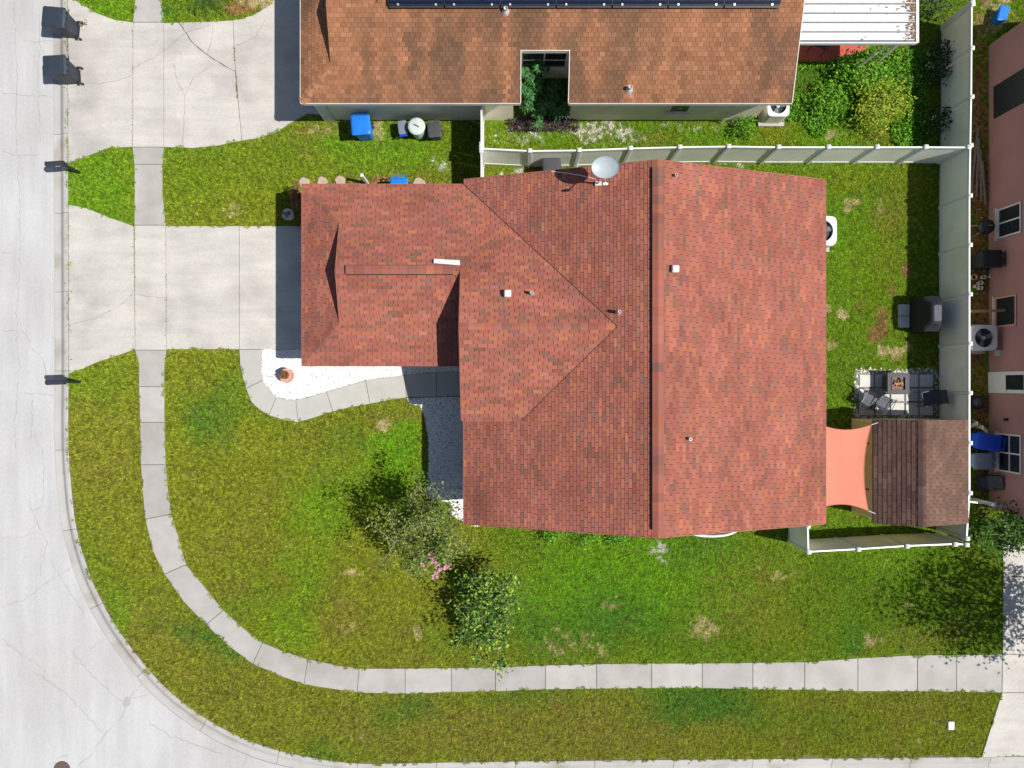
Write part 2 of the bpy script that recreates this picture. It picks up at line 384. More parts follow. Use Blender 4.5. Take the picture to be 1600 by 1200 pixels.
# ------------------------------------------------------------------ roofs
PITCH = 1 / 3.; SL = math.sqrt(1 + PITCH ** 2); EAVE = 2.6
def clip(poly, cv):
    out = poly
    n = len(cv); a = sum(cv[i - 1][0] * cv[i][1] - cv[i][0] * cv[i - 1][1] for i in range(n)); sg = 1 if a > 0 else -1
    for i in range(n):
        ax, ay = cv[i - 1]; bx, by = cv[i]; inp = out; out = []
        if not inp: return []
        d = lambda p: sg * ((bx - ax) * (p[1] - ay) - (by - ay) * (p[0] - ax))
        for j in range(len(inp)):
            p, q = inp[j - 1], inp[j]; dp, dq = d(p), d(q)
            if (dp >= 0) != (dq >= 0): t = dp / (dp - dq); out.append((p[0] + (q[0] - p[0]) * t, p[1] + (q[1] - p[1]) * t))
            if dq >= 0: out.append(q)
    return out
class Slope:
    """a roof plane: origin on the eave, u along the eave, run direction r (horizontal), rising at the pitch"""
    def __init__(s, o, u, r, pitch=PITCH): s.o = Vector(o); s.u = Vector((*u, 0)); s.r = Vector((*r, 0)); s.p = pitch; s.n = Vector((-r[0] * pitch, -r[1] * pitch, 1)).normalized()
    def at(s, a, b, h=0): return s.o + s.u * a + s.r * b + Vector((0, 0, s.p * b)) + s.n * h
TABS = {}; GAP = .0085
def deck(mb, sl, poly, th=.13, up=-.012):
    n = len(poly); t = [sl.at(a, b, up) for a, b in poly]
    lo = [p - Vector((0, 0, th)) for p in t]
    ar = sum(poly[i - 1][0] * poly[i][1] - poly[i][0] * poly[i - 1][1] for i in range(n))
    if (Vector((0, 0, 1)).dot(sl.u.cross(sl.r)) > 0) == (ar < 0): t = t[::-1]; lo = lo[::-1]
    mb.add(lo + t, [tuple(range(n - 1, -1, -1)), tuple(range(n, 2 * n))] + [(i, (i + 1) % n, n + (i + 1) % n, n + i) for i in range(n)])
def shingle_tabs(key, sl, polys, e, w, colf, skip=None, th=.011, off=0, GAP=.0085):
    """every tab of the slope: returns list of (center, polygon verts 3D, colour, whole)"""
    us = [a for p in polys for a, b in p]; vs = [b for p in polys for a, b in p]
    k0 = 0; lst = TABS.setdefault(key, []); k = 0; b0 = min(vs)
    eh = e / SL
    while b0 + k * eh < max(vs):
        lo = b0 + k * eh; hi = lo + eh; u0 = min(us) - w + ((k % 2) * .5 + (k % 7) * .03 + off) * w
        m = int((max(us) - u0) / w) + 2
        for j in range(m):
            q = [(u0 + j * w + GAP, lo), (u0 + (j + 1) * w - GAP, lo), (u0 + (j + 1) * w - GAP, hi), (u0 + j * w + GAP, hi)]
            c = sl.at(u0 + (j + .5) * w, (lo + hi) / 2)
            if skip and skip(c): continue
            col = colf(c, u0 + (j + .5) * w, (lo + hi) / 2)
            for p in polys:
                g = clip(q, p)
                if len(g) < 3: continue
                ar = abs(sum(g[i - 1][0] * g[i][1] - g[i][0] * g[i - 1][1] for i in range(len(g)))) / 2
                if ar < .0012: continue
                hh = th * random.uniform(.8, 1.35); tp = []; lw = []
                for a, b in g:
                    f = 1 - (b - lo) / eh; tp.append(sl.at(a, b, .003 + hh * f)); lw.append(sl.at(a, b, -.010))
                if (tp[1] - tp[0]).cross(tp[2] - tp[1]).z < 0: tp.reverse(); lw.reverse()
                lst.append((c, tp, lw, col, ar > .97 * eh * (w - 2 * GAP)))
        k += 1
def emit_tabs(key, parent, nind=300):
    """nearest whole tabs become objects, the others one joined part"""
    lst = TABS[key]; camv = Vector((0, 0, CAM_H))
    lst.sort(key=lambda t: (0 if t[4] else 1, (t[0] - camv).length))
    for c, tp, lw, col, wh in lst[:nind]:
        n = len(tp); mb = MB(); mb.cur = col
        mb.add([p - c for p in lw] + [p - c for p in tp], [tuple(range(n, 2 * n))] + [(i, (i + 1) % n, n + (i + 1) % n, n + i) for i in range(n)])
        o = mb.build('shingle', 'shingle', parent, attr=True); o.location = c
    mb = MB()
    for c, tp, lw, col, wh in lst[nind:]:
        n = len(tp); mb.add(lw + tp, [tuple(range(n, 2 * n))] + [(i, (i + 1) % n, n + (i + 1) % n, n + i) for i in range(n)], col)
    if mb.f: struct(mb.build('shingle_field', 'shingle', parent, attr=True), 'stuff')
def pick(cols, ws): return random.choices(cols, ws)[0]
RED = [(.305, .108, .077), (.285, .100, .071), (.262, .097, .073), (.222, .100, .072), (.325, .118, .070), (.205, .096, .072)]
def redcol(c, u, v):
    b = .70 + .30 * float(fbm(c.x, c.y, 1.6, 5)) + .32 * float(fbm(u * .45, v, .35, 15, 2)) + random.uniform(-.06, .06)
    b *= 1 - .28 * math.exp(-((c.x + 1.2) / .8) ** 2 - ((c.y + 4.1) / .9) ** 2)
    g = float(fbm(c.x, c.y, .55, 9)); w = [5, 5, 4, 1.2 + 5 * max(0, g - .5), 2, .4 + 5 * max(0, g - .55)]
    k = pick(RED, w); b *= 1.02 * max(.72, random.gauss(1, .055)); hj = random.gauss(0, .035)
    return (k[0] * b * (1 + .3 * hj), k[1] * b * (1 - hj * .4 + random.gauss(0, .04)), k[2] * b * (1 - 1.6 * hj))
ORG = [(.318, .146, .078), (.295, .134, .070), (.338, .154, .082), (.312, .140, .071), (.282, .126, .066), (.250, .115, .062), (.362, .168, .090)]
def orgcol(c, u, v):
    k = pick(ORG, [3, 3, 3, 3, 2, 1, 1]); px = 800 + c.x * F / (CAM_H - c.z)
    st = float(fbm(c.x + .4 * float(vnoise(c.x, c.y, .5, 2)), c.y * .35, .8, 21, 4)); d = max(0, st - .46) * 2.5
    edge = math.exp(-max(0, v) / .45); d += .45 * edge * float(vnoise(c.x, 0, .9, 3))
    for cx, ww, a in ((715, 24, .35), (770, 20, .5), (825, 26, .45), (965, 30, .45), (880, 16, .3), (905, 14, .3), (1130, 40, .2)): d += a * math.exp(-((px - cx) / ww) ** 2) * (.5 + .8 * float(vnoise(c.x, c.y, .6, 8)))
    for cx, ww, a in ((791, 5, .6), (986, 7, .5 if c.y < 11 else 0)): d -= a * math.exp(-((px - cx) / ww) ** 2)
    d = min(.72, max(-.1, d)); b = random.uniform(.88, 1.1)
    return tuple((x * (1 - d) + s * d) * b for x, s in zip(k, (.10, .065, .042)))

# ---- own house
XW, XE, XR = -1.72, 11.15, 4.75
YN, YS = 7.30, -5.0
RUN = 6.45
house = thing('house', 'large single storey house under a red shingle roof in the middle', 'house', (4.7, 1.2, 0), world=True)
mb = MB(); mb.prism([(-7.05, 1.1), (-1.3, 1.1), (-1.3, -4.55), (10.7, -4.55), (10.7, 6.85), (-7.05, 6.72)], -.1, 2.52); mb.build('wall', 'stucco', house)
mb = MB(); mb.box((-7.09, 3.9, 1.08), (.06, 4.9, 2.15)); 
for k in range(1, 4): mb.box((-7.125, 3.9, k * .54), (.012, 4.9, .02))
mb.build('garage_door', 'white', house)
mb = MB(); mb.box((-1.36, -1.9, 1.0), (.06, .95, 2.0)); mb.build('front_door', 'terracotta', house)
for yy in (-3.4,):
    w_ = MB().box((-1.345, yy, 1.4), (.05, 1.5, 1.2)).build('window', 'white', house); MB().box((-1.375, yy, 1.4), (.02, 1.38, 1.08)).build('pane', 'glass', w_)
roof_o = MB()
WEST = Slope((XW, 0, EAVE), (0, 1), (1, 0)); EAST = Slope((XE + .05, 0, EAVE), (0, 1), (-1, 0))
gY0, gY1, gR = .66, 7.13, 3.235; GX = -7.50; hipr = 1.47; GG = -6.03
GN = Slope((0, gY1, EAVE), (1, 0), (0, -1)); GS = Slope((0, gY0, EAVE), (1, 0), (0, 1)); GW = Slope((GX, 0, EAVE), (0, 1), (1, 0))
WR = 5.22; wridgeY = gY1 - WR; wz = EAVE + WR / 3; wb = -1.267; AX = XW + WR
WS = Slope((0, wb, wz - (wridgeY - wb) / 3), (1, 0), (0, 1)); WSR = wridgeY - wb
valx = XW + WR - WSR
P_west = [(YS, 0), (YN, 0), (YN, RUN), (YS, RUN)]
P_hip = [(GX, 0), (GG, 0), (GG, hipr)]; P_gn = [(GG, 0), (XW, 0), (XW, gR), (GG, gR)]
P_gs = [(GG, 0), (XW - .02, 0), (XW - .02, gR), (GG, gR)]
P_gw = [(gY0, 0), (gY1, 0), (gY1 - hipr, hipr), (gY0 + hipr, hipr)]
P_wn = [(XW - .03, 0), (XW, 0), (AX, WR), (XW - .03, WR)]
P_ws = [(XW - .03, 0), (valx, 0), (AX, WSR), (XW - .03, WSR)]
def under_wing(c):
    z = wz - abs(c.y - wridgeY) / 3
    return wb + .12 < c.y < gY1 and c.x > XW - .1 and z > c.z + .09
for sl, p in ((WEST, P_west), (EAST, P_west), (GN, P_gn), (GN, P_hip), (GS, P_gs), (GS, P_hip), (GW, P_gw), (WN := GN, P_wn), (WS, P_ws)): deck(roof_o, sl, p)
# gable infill walls
roofo = roof_o.build('roof', 'deck', house)
E_, W_ = .125, .335
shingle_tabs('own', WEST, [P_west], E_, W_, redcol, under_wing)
shingle_tabs('own', EAST, [P_west], E_, W_, redcol)
shingle_tabs('own', GN, [P_hip, P_gn, P_wn], E_, W_, redcol)
shingle_tabs('own', GS, [P_hip, P_gs], E_, W_, redcol)
shingle_tabs('own', GW, [P_gw], E_, W_, redcol)
shingle_tabs('own', WS, [P_ws], E_, W_, redcol, off=.3)
emit_tabs('own', roofo)
mb = MB()
zr = EAVE + RUN / 3
def tri_wall(mb, pts, d):
    a = [Vector(p) for p in pts]; b = [p + Vector(d) for p in a]; n = len(a)
    mb.add(a + b, [tuple(range(n)), tuple(range(2 * n - 1, n - 1, -1))] + [(i, (i + 1) % n, n + (i + 1) % n, n + i) for i in range(n)])
for y in (YN - .5, YS + .42): tri_wall(mb, [(XW + .4, y, 2.45), (XE - .4, y, 2.45), (XR, y, zr - .2)], (0, .1, 0))
tri_wall(mb, [(GG + .2, gY0 + hipr - .1, EAVE + .3), (GG + .2, gY1 - hipr + .1, EAVE + .3), (GG + .2, gY1 - gR, EAVE + gR / 3 - .13)], (.1, 0, 0))
tri_wall(mb, [(XW + .35, wb + .3, 2.6), (XW + .35, gY1 - .4, 2.4), (XW + .35, wridgeY, wz - .2)], (.1, 0, 0))
tri_wall(mb, [(XW + .35, wb + .3, 2.6), (valx + .2, wb + .3, 3.1), (valx, wb + .3, WS.o.z), (XW + .35, wb + .3, WS.o.z - .08)], (0, .1, 0))
mb.build('gable_wall', 'stuccogrey', house)
# edge boards (drip edge / rakes)
def edge(mb, a, b, h=.15, t=.025, lift=.012):
    a = Vector(a); b = Vector(b); d = (b - a).normalized(); n_ = d.cross(Vector((0, 0, 1))).normalized() * t
    q = [a - n_ / 2, b - n_ / 2, b + n_ / 2, a + n_ / 2]
    mb.add([p + Vector((0, 0, -h)) for p in q] + [p + Vector((0, 0, lift)) for p in q], [(3, 2, 1, 0), (4, 5, 6, 7), (0, 1, 5, 4), (1, 2, 6, 5), (2, 3, 7, 6), (3, 0, 4, 7)])
mb = MB()
e_ = .014
for a, b in [((XW - e_, YS, EAVE), (XW - e_, wb, EAVE)), ((XE + .05 + e_, YS, EAVE), (XE + .05 + e_, YN, EAVE)), ((XW, YS - e_, EAVE), (XR, YS - e_, zr)), ((XE, YS - e_, EAVE), (XR, YS - e_, zr)), ((XW, YN + e_, EAVE), (XR, YN + e_, zr)), ((XE, YN + e_, EAVE), (XR, YN + e_, zr)),
             ((GX, gY1 + e_, EAVE), (XW - .05, gY1 + e_, EAVE)), ((GX, gY0 - e_, EAVE), (XW, gY0 - e_, EAVE)), ((GX - e_, gY0, EAVE), (GX - e_, gY1, EAVE)),
             ((XW - .03 - e_, gY1 - gR, EAVE + gR / 3), (XW - .03 - e_, wridgeY, wz)), ((XW - .03 - e_, wb, WS.o.z), (XW - .03 - e_, wridgeY, wz)), ((XW, wb - e_, WS.o.z), (valx, wb - e_, WS.o.z)),
             ((GG - e_, gY0 + hipr, EAVE + hipr / 3), (GG - e_, gY0 + gR, EAVE + gR / 3)), ((GG - e_, gY1 - hipr, EAVE + hipr / 3), (GG - e_, gY0 + gR, EAVE + gR / 3))]: edge(mb, a, b)
mb.build('edge_board', 'fasciared', house)
# ridge and hip caps
def caps(parent, a, b, w, colf, step=.28, th=.02, slope=PITCH, lift=.01):
    a = Vector(a); b = Vector(b); d = (b - a); n = max(1, int(d.length / step)); d /= n; s_ = Vector((d.x, d.y, 0)).normalized().cross(Vector((0, 0, 1)))
    for i in range(n):
        p = a + d * i; q = a + d * (i + 1.08); rings = []
        for pt, h in ((p, lift + th), (q, lift + .002)):
            l_ = pt - s_ * w / 2 - Vector((0, 0, slope * w / 2)); r_ = pt + s_ * w / 2 - Vector((0, 0, slope * w / 2)); u = Vector((0, 0, h))
            rings.append([l_ - u * .2, r_ - u * .2, r_ + u, pt + u, l_ + u])
        mb = MB(); mb.cur = colf(p, 0, 5); mb.loft(rings)
        o = mb.build('ridge_cap', 'shingle', parent, attr=True)
caps(roofo, (GX + .05, gY1 - .05, EAVE), (GG, gY1 - hipr, EAVE + hipr / 3), .26, redcol, slope=.22)
caps(roofo, (GX + .05, gY0 + .05, EAVE), (GG, gY0 + hipr, EAVE + hipr / 3), .22, redcol, slope=.22)
caps(roofo, (XW - .02, wridgeY, wz), (AX - .1, wridgeY, wz), .22, redcol, th=.012)
def ridge_vent(parent, a, b, w, h, colf, step=.3):
    a = Vector(a); b = Vector(b); d = (b - a).normalized(); s_ = d.cross(Vector((0, 0, 1)))
    o = MB().loft([[p - s_ * w * .56 - Vector((0, 0, w * .56 / 3)), p + s_ * w * .56 - Vector((0, 0, w * .56 / 3)), p + s_ * w * .56 + Vector((0, 0, h - w * .56 / 3 - .012)), p + Vector((0, 0, h - .012)), p - s_ * w * .56 + Vector((0, 0, h - w * .56 / 3 - .012))] for p in (a, b)]).build('ridge_vent', 'black', parent)
    n = int((b - a).length / step); dd = (b - a) / n
    for i in range(n):
        p = a + dd * i; q = a + dd * (i + 1.04); rings = []
        for pt, t in ((p, .02), (q, .006)):
            z0 = Vector((0, 0, h)); dn = Vector((0, 0, w / 2 / 3.2))
            rings.append([pt - s_ * w / 2 + z0 - dn - Vector((0, 0, .01)), pt + z0 - Vector((0, 0, .01)), pt + s_ * w / 2 + z0 - dn - Vector((0, 0, .01)), pt + s_ * w / 2 + z0 - dn + Vector((0, 0, t)), pt + z0 + Vector((0, 0, t)), pt - s_ * w / 2 + z0 - dn + Vector((0, 0, t))])
        mb = MB(); mb.cur = colf(p, 0, 5); mb.loft(rings); mb.build('vent_cap', 'shingle', o, attr=True)
caps(roofo, (XR, YN + .02, zr), (XR, YN - .3, zr), .36, redcol)
caps(roofo, (XR, YS - .02, zr), (XR, YS + .25, zr), .36, redcol)
ridge_vent(house, (XR, YS + .25, zr), (XR, YN - .25, zr), .37, .085, redcol)
gz = EAVE + gR / 3
ridge_vent(house, (-5.66, gY0 + gR, gz), (-2.02, gY0 + gR, gz), .30, .10, redcol)
mb = MB(); vl = .02
mb.tube([(XW, gY1, EAVE + vl), (AX, wridgeY, wz + vl)], .016, 5); mb.tube([(valx, wb, WS.o.z + vl), (AX, wridgeY, wz + vl)], .009, 5); mb.build('valley_strip', 'deck', house)
caps(roofo, (GG, gY0 + gR, gz), (-5.7, gY0 + gR, gz), .28, redcol)
mb = MB(); q0 = P(678, 405, 3.6); q1 = P(719, 409, 3.68); zz = EAVE + (gY1 - q0[1]) / 3
mb.add([(*P(678, 404.5, 3.62), 3.655), (*P(719, 407, 3.64), 3.66), (*P(718.5, 415, 3.68), 3.735), (*P(678, 411.5, 3.66), 3.715)], [(3, 2, 1, 0), (0, 1, 2, 3)][1:])
b_ = [(v[0], v[1], v[2] - .03) for v in mb.v]; mb.add(b_, [(0, 1, 2, 3)]); mb.add(mb.v[:4] + b_, [(0, 4, 5, 1), (1, 5, 6, 2), (2, 6, 7, 3), (3, 7, 4, 0)])
mb.build('white_flashing', 'white', house)
# pipes and caps on the roof
def pipe(px, py, zg, h, r, parent):
    x, y = P(px, py, zg + h)
    if x > XR: z0 = EAVE + (XE - x) / 3
    else: z0 = max(EAVE + (x - XW) / 3, wz - abs(y - wridgeY) / 3 if x < AX else 0)
    o = MB().lathe([(r, -.1), (r, h), (r * .75, h), (r * .75, h - .08)], (x, y, z0), 14).build('vent_pipe', 'metal', parent)
    MB().lathe([(r * 2.0, -.06), (r * 1.5, .03), (r, .09)], (x, y, z0), 14).build('flashing', 'galv', o); return o
def capvent(px, py, parent):
    x, y = P(px, py, 4.5)
    z0 = EAVE + (XE - x) / 3 if x > XR else wz - abs(y - wridgeY) / 3
    mb = MB(); mb.box((x, y, z0 + .02), (.12, .12, .2)); o = mb.build('vent_stack', 'galv', parent)
    mb = MB(); mb.loft([mb.rrect((x, y), .24, .24, .05, z0 + .12), mb.rrect((x, y), .24, .24, .05, z0 + .19), mb.rrect((x, y), .17, .17, .05, z0 + .23)]); mb.build('cap', 'white', o)
capvent(793, 456, house); capvent(1053, 421.5, house)
pipe(831, 456, 4.1, .28, .055, house); pipe(968, 487, 4.3, .34, .055, house); pipe(1058, 271.5, 4.6, .2, .045, house); pipe(1081, 687, 4.5, .22, .05, house)

# ---- neighbour house (north)
NX0, NX1, NY = -7.55, 10.0, 10.04
nh = thing('house', 'neighbouring house with weathered orange shingle roof and solar panels at the top', 'house', (1.2, 12.5, 0), world=True)
NS = Slope((0, NY, EAVE), (1, 0), (0, 1)); NW = Slope((NX0, 0, EAVE), (0, 1), (1, 0)); NN = Slope((0, NY + 6.0, EAVE), (1, 0), (0, -1))
hn = 1.17; gN = 3.0; NG = NX0 + hn; nl, nr, nt_ = .30, 2.03, 1.63; top = 6.2
PN = [[(NX0, 0), (NG, 0), (NG, hn)], [(NG, 0), (-4.6, 0), (-4.6, gN), (NG, gN)], [(-4.6, 0), (nl, 0), (nl, top), (-4.6, top)], [(nl, nt_), (nr, nt_), (nr, top), (nl, top)], [(nr, 0), (NX1, 0), (NX1, top), (nr, top)]]
PNW = [(NY, 0), (NY + 6, 0), (NY + 6 - hn, hn), (NY + hn, hn)]
PNN = [(NG, 0), (-4.6, 0), (-4.6, gN), (NG, gN)]
NB = Slope((0, NY + 2 * top, EAVE), (1, 0), (0, -1))
mb = MB()
for p in PN: deck(mb, NS, p)
deck(mb, NW, PNW); deck(mb, NN, PNN); deck(mb, NN, [(NX0, 0), (NG, 0), (NG, hn)]); deck(mb, NB, [(-4.6, 0), (NX1, 0), (NX1, top), (-4.6, top)])
nroof = mb.build('roof', 'deck', nh)
shingle_tabs('nb', NS, PN, .152, .20, orgcol, lambda c: c.y > 15.2, GAP=.0045)
shingle_tabs('nb', NW, [PNW], .152, .20, orgcol, lambda c: c.y > 15.2, GAP=.0045)
shingle_tabs('nb', NN, [PNN, [(NX0, 0), (NG, 0), (NG, hn)]], .152, .20, orgcol, GAP=.0045)
emit_tabs('nb', nroof)
mb = MB()
mb.prism([(-7.2, 10.44), (.05, 10.44), (.05, 12.1), (2.25, 12.1), (2.25, 10.44), (9.55, 10.44), (9.55, 21.8), (-4.2, 21.8), (-4.2, 15.6), (-7.2, 15.6)], -.1, 2.50)
mb.build('wall', 'stuccogrey', nh)
mb = MB(); tri_wall(mb, [(9.5, 10.5, 2.45), (9.5, 22, 2.45), (9.5, NY + top, EAVE + top / 3 - .2)], (.1, 0, 0))
tri_wall(mb, [(NG + .15, NY + hn, 2.9), (NG + .15, NY + 6 - hn, 2.9), (NG + .15, NY + 3, EAVE + .85)], (.1, 0, 0)); mb.build('gable_wall', 'stuccogrey', nh)
mb = MB()
for k in range(6): mb.box((-7.2, 10.415, .22 + k * .4), (.42, .06, .38)); mb.box((-7.235, 10.6, .22 + k * .4), (.06, .36, .38))
mb.build('corner_siding', 'siding', nh)
mb = MB()
for a, b in [((NX0, NY - e_, EAVE), (nl, NY - e_, EAVE)), ((nr, NY - e_, EAVE), (NX1, NY - e_, EAVE)), ((NX0 - e_, NY, EAVE), (NX0 - e_, NY + 6, EAVE)), ((NX1 + e_, NY, EAVE), (NX1 + e_, NY + top, EAVE + top / 3)), ((nl + e_, NY, EAVE), (nl + e_, NY + nt_, EAVE + nt_ / 3)), ((nr - e_, NY, EAVE), (nr - e_, NY + nt_, EAVE + nt_ / 3)), ((nl, NY + nt_ - e_, EAVE + nt_ / 3), (nr, NY + nt_ - e_, EAVE + nt_ / 3)),
             ((NG + .004, NY + hn, EAVE + hn / 3), (NG + .004, NY + gN, EAVE + gN / 3)), ((NG + .004, NY + 6 - hn, EAVE + hn / 3), (NG + .004, NY + gN, EAVE + gN / 3))]: edge(mb, a, b, lift=-.02 if a[0] == NG + .004 else .012)
mb.build('edge_board', 'fascia', nh)
caps(nroof, (NX0 + .03, NY + .03, EAVE), (NG + .05, NY + hn + .05, EAVE + hn / 3), .30, lambda c, u, v: pick([(.36, .17, .095), (.33, .155, .085), (.34, .165, .1)], [3, 2, 1]), slope=.22, step=.3)
def window(parent, plane, a0, a1, z0, z1, frame='white', pane='glass', cols=2, rows=1, fr=.05):
    """plane: ('y', value, outward sign) or ('x', value, sign)"""
    ax, val, sg = plane
    def bx(mb, u0, u1, w0, w1, d0, d1):
        c = ((u0 + u1) / 2, val + sg * (d0 + d1) / 2); s_ = (abs(u1 - u0), abs(d1 - d0))
        if ax == 'y': mb.box((c[0], c[1], (w0 + w1) / 2), (s_[0], s_[1], w1 - w0))
        else: mb.box((c[1], c[0], (w0 + w1) / 2), (s_[1], s_[0], w1 - w0))
    mb = MB(); bx(mb, a0, a1, z0, z0 + fr, .0, .05); bx(mb, a0, a1, z1 - fr, z1, 0, .05)
    for i in range(cols + 1):
        u = a0 + fr / 2 + (a1 - a0 - fr) * i / cols; bx(mb, u - fr / 2, u + fr / 2, z0 + fr, z1 - fr, 0, .048)
    for j in range(1, rows):
        u = z0 + (z1 - z0) * j / rows
        for i in range(cols):
            ua = a0 + fr / 2 + (a1 - a0 - fr) * i / cols + fr / 2; ub = a0 + fr / 2 + (a1 - a0 - fr) * (i + 1) / cols - fr / 2
            bx(mb, ua, ub, u - fr * .35, u + fr * .35, 0, .04)
    wobj = mb.build('window', frame, parent)
    for i in range(cols):
        mb = MB(); ua = a0 + fr / 2 + (a1 - a0 - fr) * i / cols + fr / 2; ub = a0 + fr / 2 + (a1 - a0 - fr) * (i + 1) / cols - fr / 2
        bx(mb, ua, ub, z0 + fr, z1 - fr, .002, .015); mb.build('pane', pane, wobj)
    mb = MB(); bx(mb, a0 - .06, a1 + .06, z0 - .07, z0 - .004, 0, .1); mb.build('sill', 'fascia', wobj)
    return wobj
window(nh, ('y', 12.1, -1), .34, 2.05, .95, 2.15, cols=2, rows=2)
window(nh, ('y', 10.44, -1), 5.95, 6.72, .85, 1.9, cols=1)
def npipe(px, py, z, h, m='metal'):
    x, y = P(px, py, z + h); z0 = EAVE + (y - NY) / 3
    o = MB().lathe([(.07, -.1), (.07, h), (.05, h), (.05, h - .06)], (x, y, z0), 14).build('vent_pipe', m, nh); MB().lathe([(.16, -.05), (.12, .03), (.08, .08)], (x, y, z0), 14).build('flashing', 'galv', o)
npipe(986, 133, 2.85, .25); npipe(790, 13, 3.5, .2)
mb = MB(); mb.tube([(8.25, 10.40, .9), (8.25, 10.32, .85), (8.25, 10.32, 0)], .03, 8); mb.build('drain_pipe', 'white', nh)
for i in range(7):
    a = 607 + 87.5 * i; x0 = P(a, 10, 3.7)[0]; x1 = P(a + 87.5, 10, 3.7)[0] - .02
    t = thing('solar_panel', ['dark blue solar panel at the left end of the rooftop row', 'second solar panel from the left on the orange roof', 'third solar panel from the left above the vent pipe', 'middle solar panel of the row on the orange roof', 'third solar panel from the right on the orange roof', 'second solar panel from the right on the orange roof', 'solar panel at the right end of the rooftop row'][i], 'solar panel', (x0, 12.95, EAVE + 2.9 / 3), group='solar panels on the orange roof', world=True)
    mb = MB()
    def sp(a_, b_, h): return NS.at(a_, b_, h)
    def slabq(mb, ax, bx_, ay, by, h0, h1):
        lo = [sp(ax, ay, h0), sp(bx_, ay, h0), sp(bx_, by, h0), sp(ax, by, h0)]; hi = [sp(ax, ay, h1), sp(bx_, ay, h1), sp(bx_, by, h1), sp(ax, by, h1)]
        mb.add(lo + hi, [(3, 2, 1, 0), (4, 5, 6, 7), (0, 1, 5, 4), (1, 2, 6, 5), (2, 3, 7, 6), (3, 0, 4, 7)])
    r0 = P(0, 5.5, 3.7)[1] - NY
    slabq(mb, x0, x1, r0, r0 + .95, .11, .145); mb.build('cell_sheet', 'solar', t)
    mb = MB(); slabq(mb, x0, x1, r0 - .022, r0 - .001, .10, .152); slabq(mb, x0, x1, r0 + .951, r0 + .97, .10, .152); slabq(mb, x0 - .012, x0 - .001, r0, r0 + .95, .10, .152); slabq(mb, x1 + .001, x1 + .008, r0, r0 + .95, .10, .152)
    mb.build('frame', 'black', t)
    mb = MB(); slabq(mb, x0 + .02, x1 - .02, r0 - .09, r0 - .03, .01, .12); mb.build('skirt', 'black', t)
    mb = MB(); slabq(mb, x0 + .3, x0 + .36, r0 - .03, r0 + .03, .153, .175); slabq(mb, x1 - .3, x1 - .24, r0 - .03, r0 + .03, .153, .165); mb.build('clamp', 'metal', t)
    mb = MB(); slabq(mb, x0 + .02, x1 - .02, r0 + .14, r0 + .148, .1455, .148); mb.build('busbar', 'galv', t)

# ---- white pan patio cover
pt = thing('patio_cover', 'white metal patio cover littered with dead leaves at its right end', 'patio cover', (12.3, 13.5, 0), world=True)
PZ = 2.5; x0, y0 = P(1243, 66, PZ); x1 = P(1432, 0, PZ)[0]
MB().prism([(x0, y0), (x1, y0), (x1, y0 + 3.6), (x0, y0 + 3.6)], PZ - .12, PZ - .03).build('roof', 'charcoal', pt)
for k in range(10):
    ya = y0 + .05 + k * .335
    MB().box(((x0 + x1) / 2 - .03, ya + .16, PZ - .012), (x1 - x0 - .08, .275, .03)).build('roof_panel', 'panwhite', pt)
    MB().box(((x0 + x1) / 2 - .03, ya + .33, PZ + .012), (x1 - x0 - .08, .03, .075)).build('rib', 'galv', pt)
mb = MB(); mb.box((x1 + .03, y0 + 1.78, PZ - .05), (.1, 3.6, .14)); mb.box(((x0 + x1) / 2, y0 - .02, PZ - .05), (x1 - x0, .05, .14)); mb.build('gutter', 'vinylwhite', pt)
mb = MB()
for xx, yy in ((x1 - .3, y0 + .25), (x1 - .3, y0 + 3.3)): mb.box((xx, yy, 1.2), (.08, .08, 2.4))
mb.build('post', 'white', pt)
mb = MB(); mb.tube([(x1 - .62, y0 + .02, PZ - .12), (x1 - 1.05, y0 - .02, 1.7), (x1 - 1.2, y0 - .05, .05)], .045, 8); mb.build('downspout', 'white', pt)
mb = MB()
for i in range(700):
    xx = x1 - .05 - abs(random.gauss(0, .22)) if random.random() < .92 else random.uniform(x0, x1); yy = random.uniform(y0 + .05, y0 + 3.3); a = random.uniform(0, 6.28); r = random.uniform(.02, .05)
    if xx < x0 + .1 or (vnoise(xx, yy, .4, 4) < .35): continue
    mb.add([(xx + r * math.cos(a + b), yy + r * .6 * math.sin(a + b), PZ + .012 + random.uniform(0, .03)) for b in (0, 1.57, 3.14, 4.71)], [(0, 1, 2, 3)])
struct(mb.build('leaf_litter', 'litter', pt), 'stuff')
rp = PP([(1225, 40), (1355, 40), (1352, 82), (1300, 98), (1232, 100)]); rp = [(10.0, 16), (14.3, 16), (14.3, 13.6), (13.9, 13.15), (12.6, 12.75), (10.0, 12.68)]
struct(MB().prism(rp, -.1, .04).build('patio', 'redpatio')); HARD.append(rp)

# ---- east house (pink)
EX = 18.86
eh_ = thing('house', 'pink stucco house wall with windows along the right edge', 'house', (22, 4, 0), world=True)
MB().prism([(EX, -4.9), (30, -4.9), (30, 13.4), (EX, 13.4)], -.1, 2.5).build('wall', 'pink', eh_)
mb = MB(); ES = Slope((EX - .3, 0, EAVE), (0, 1), (1, 0)); EE = Slope((30.3, 0, EAVE), (0, 1), (-1, 0))
for sl in (ES, EE): deck(mb, sl, [(-5.2, 0), (13.7, 0), (13.7, 5.87), (-5.2, 5.87)])
mb.build('roof', 'deck', eh_)
def zof(px): return CAM_H - EX * F / (px - 800)
def yof(py, px): return (600 - py) * (CAM_H - zof(px)) / F
window(eh_, ('x', EX, -1), 5.62, 6.75, .55, 1.75, 'white', cols=2)
window(eh_, ('x', EX, -1), 2.2, 3.35, .4, 1.5, 'terracotta', cols=1)
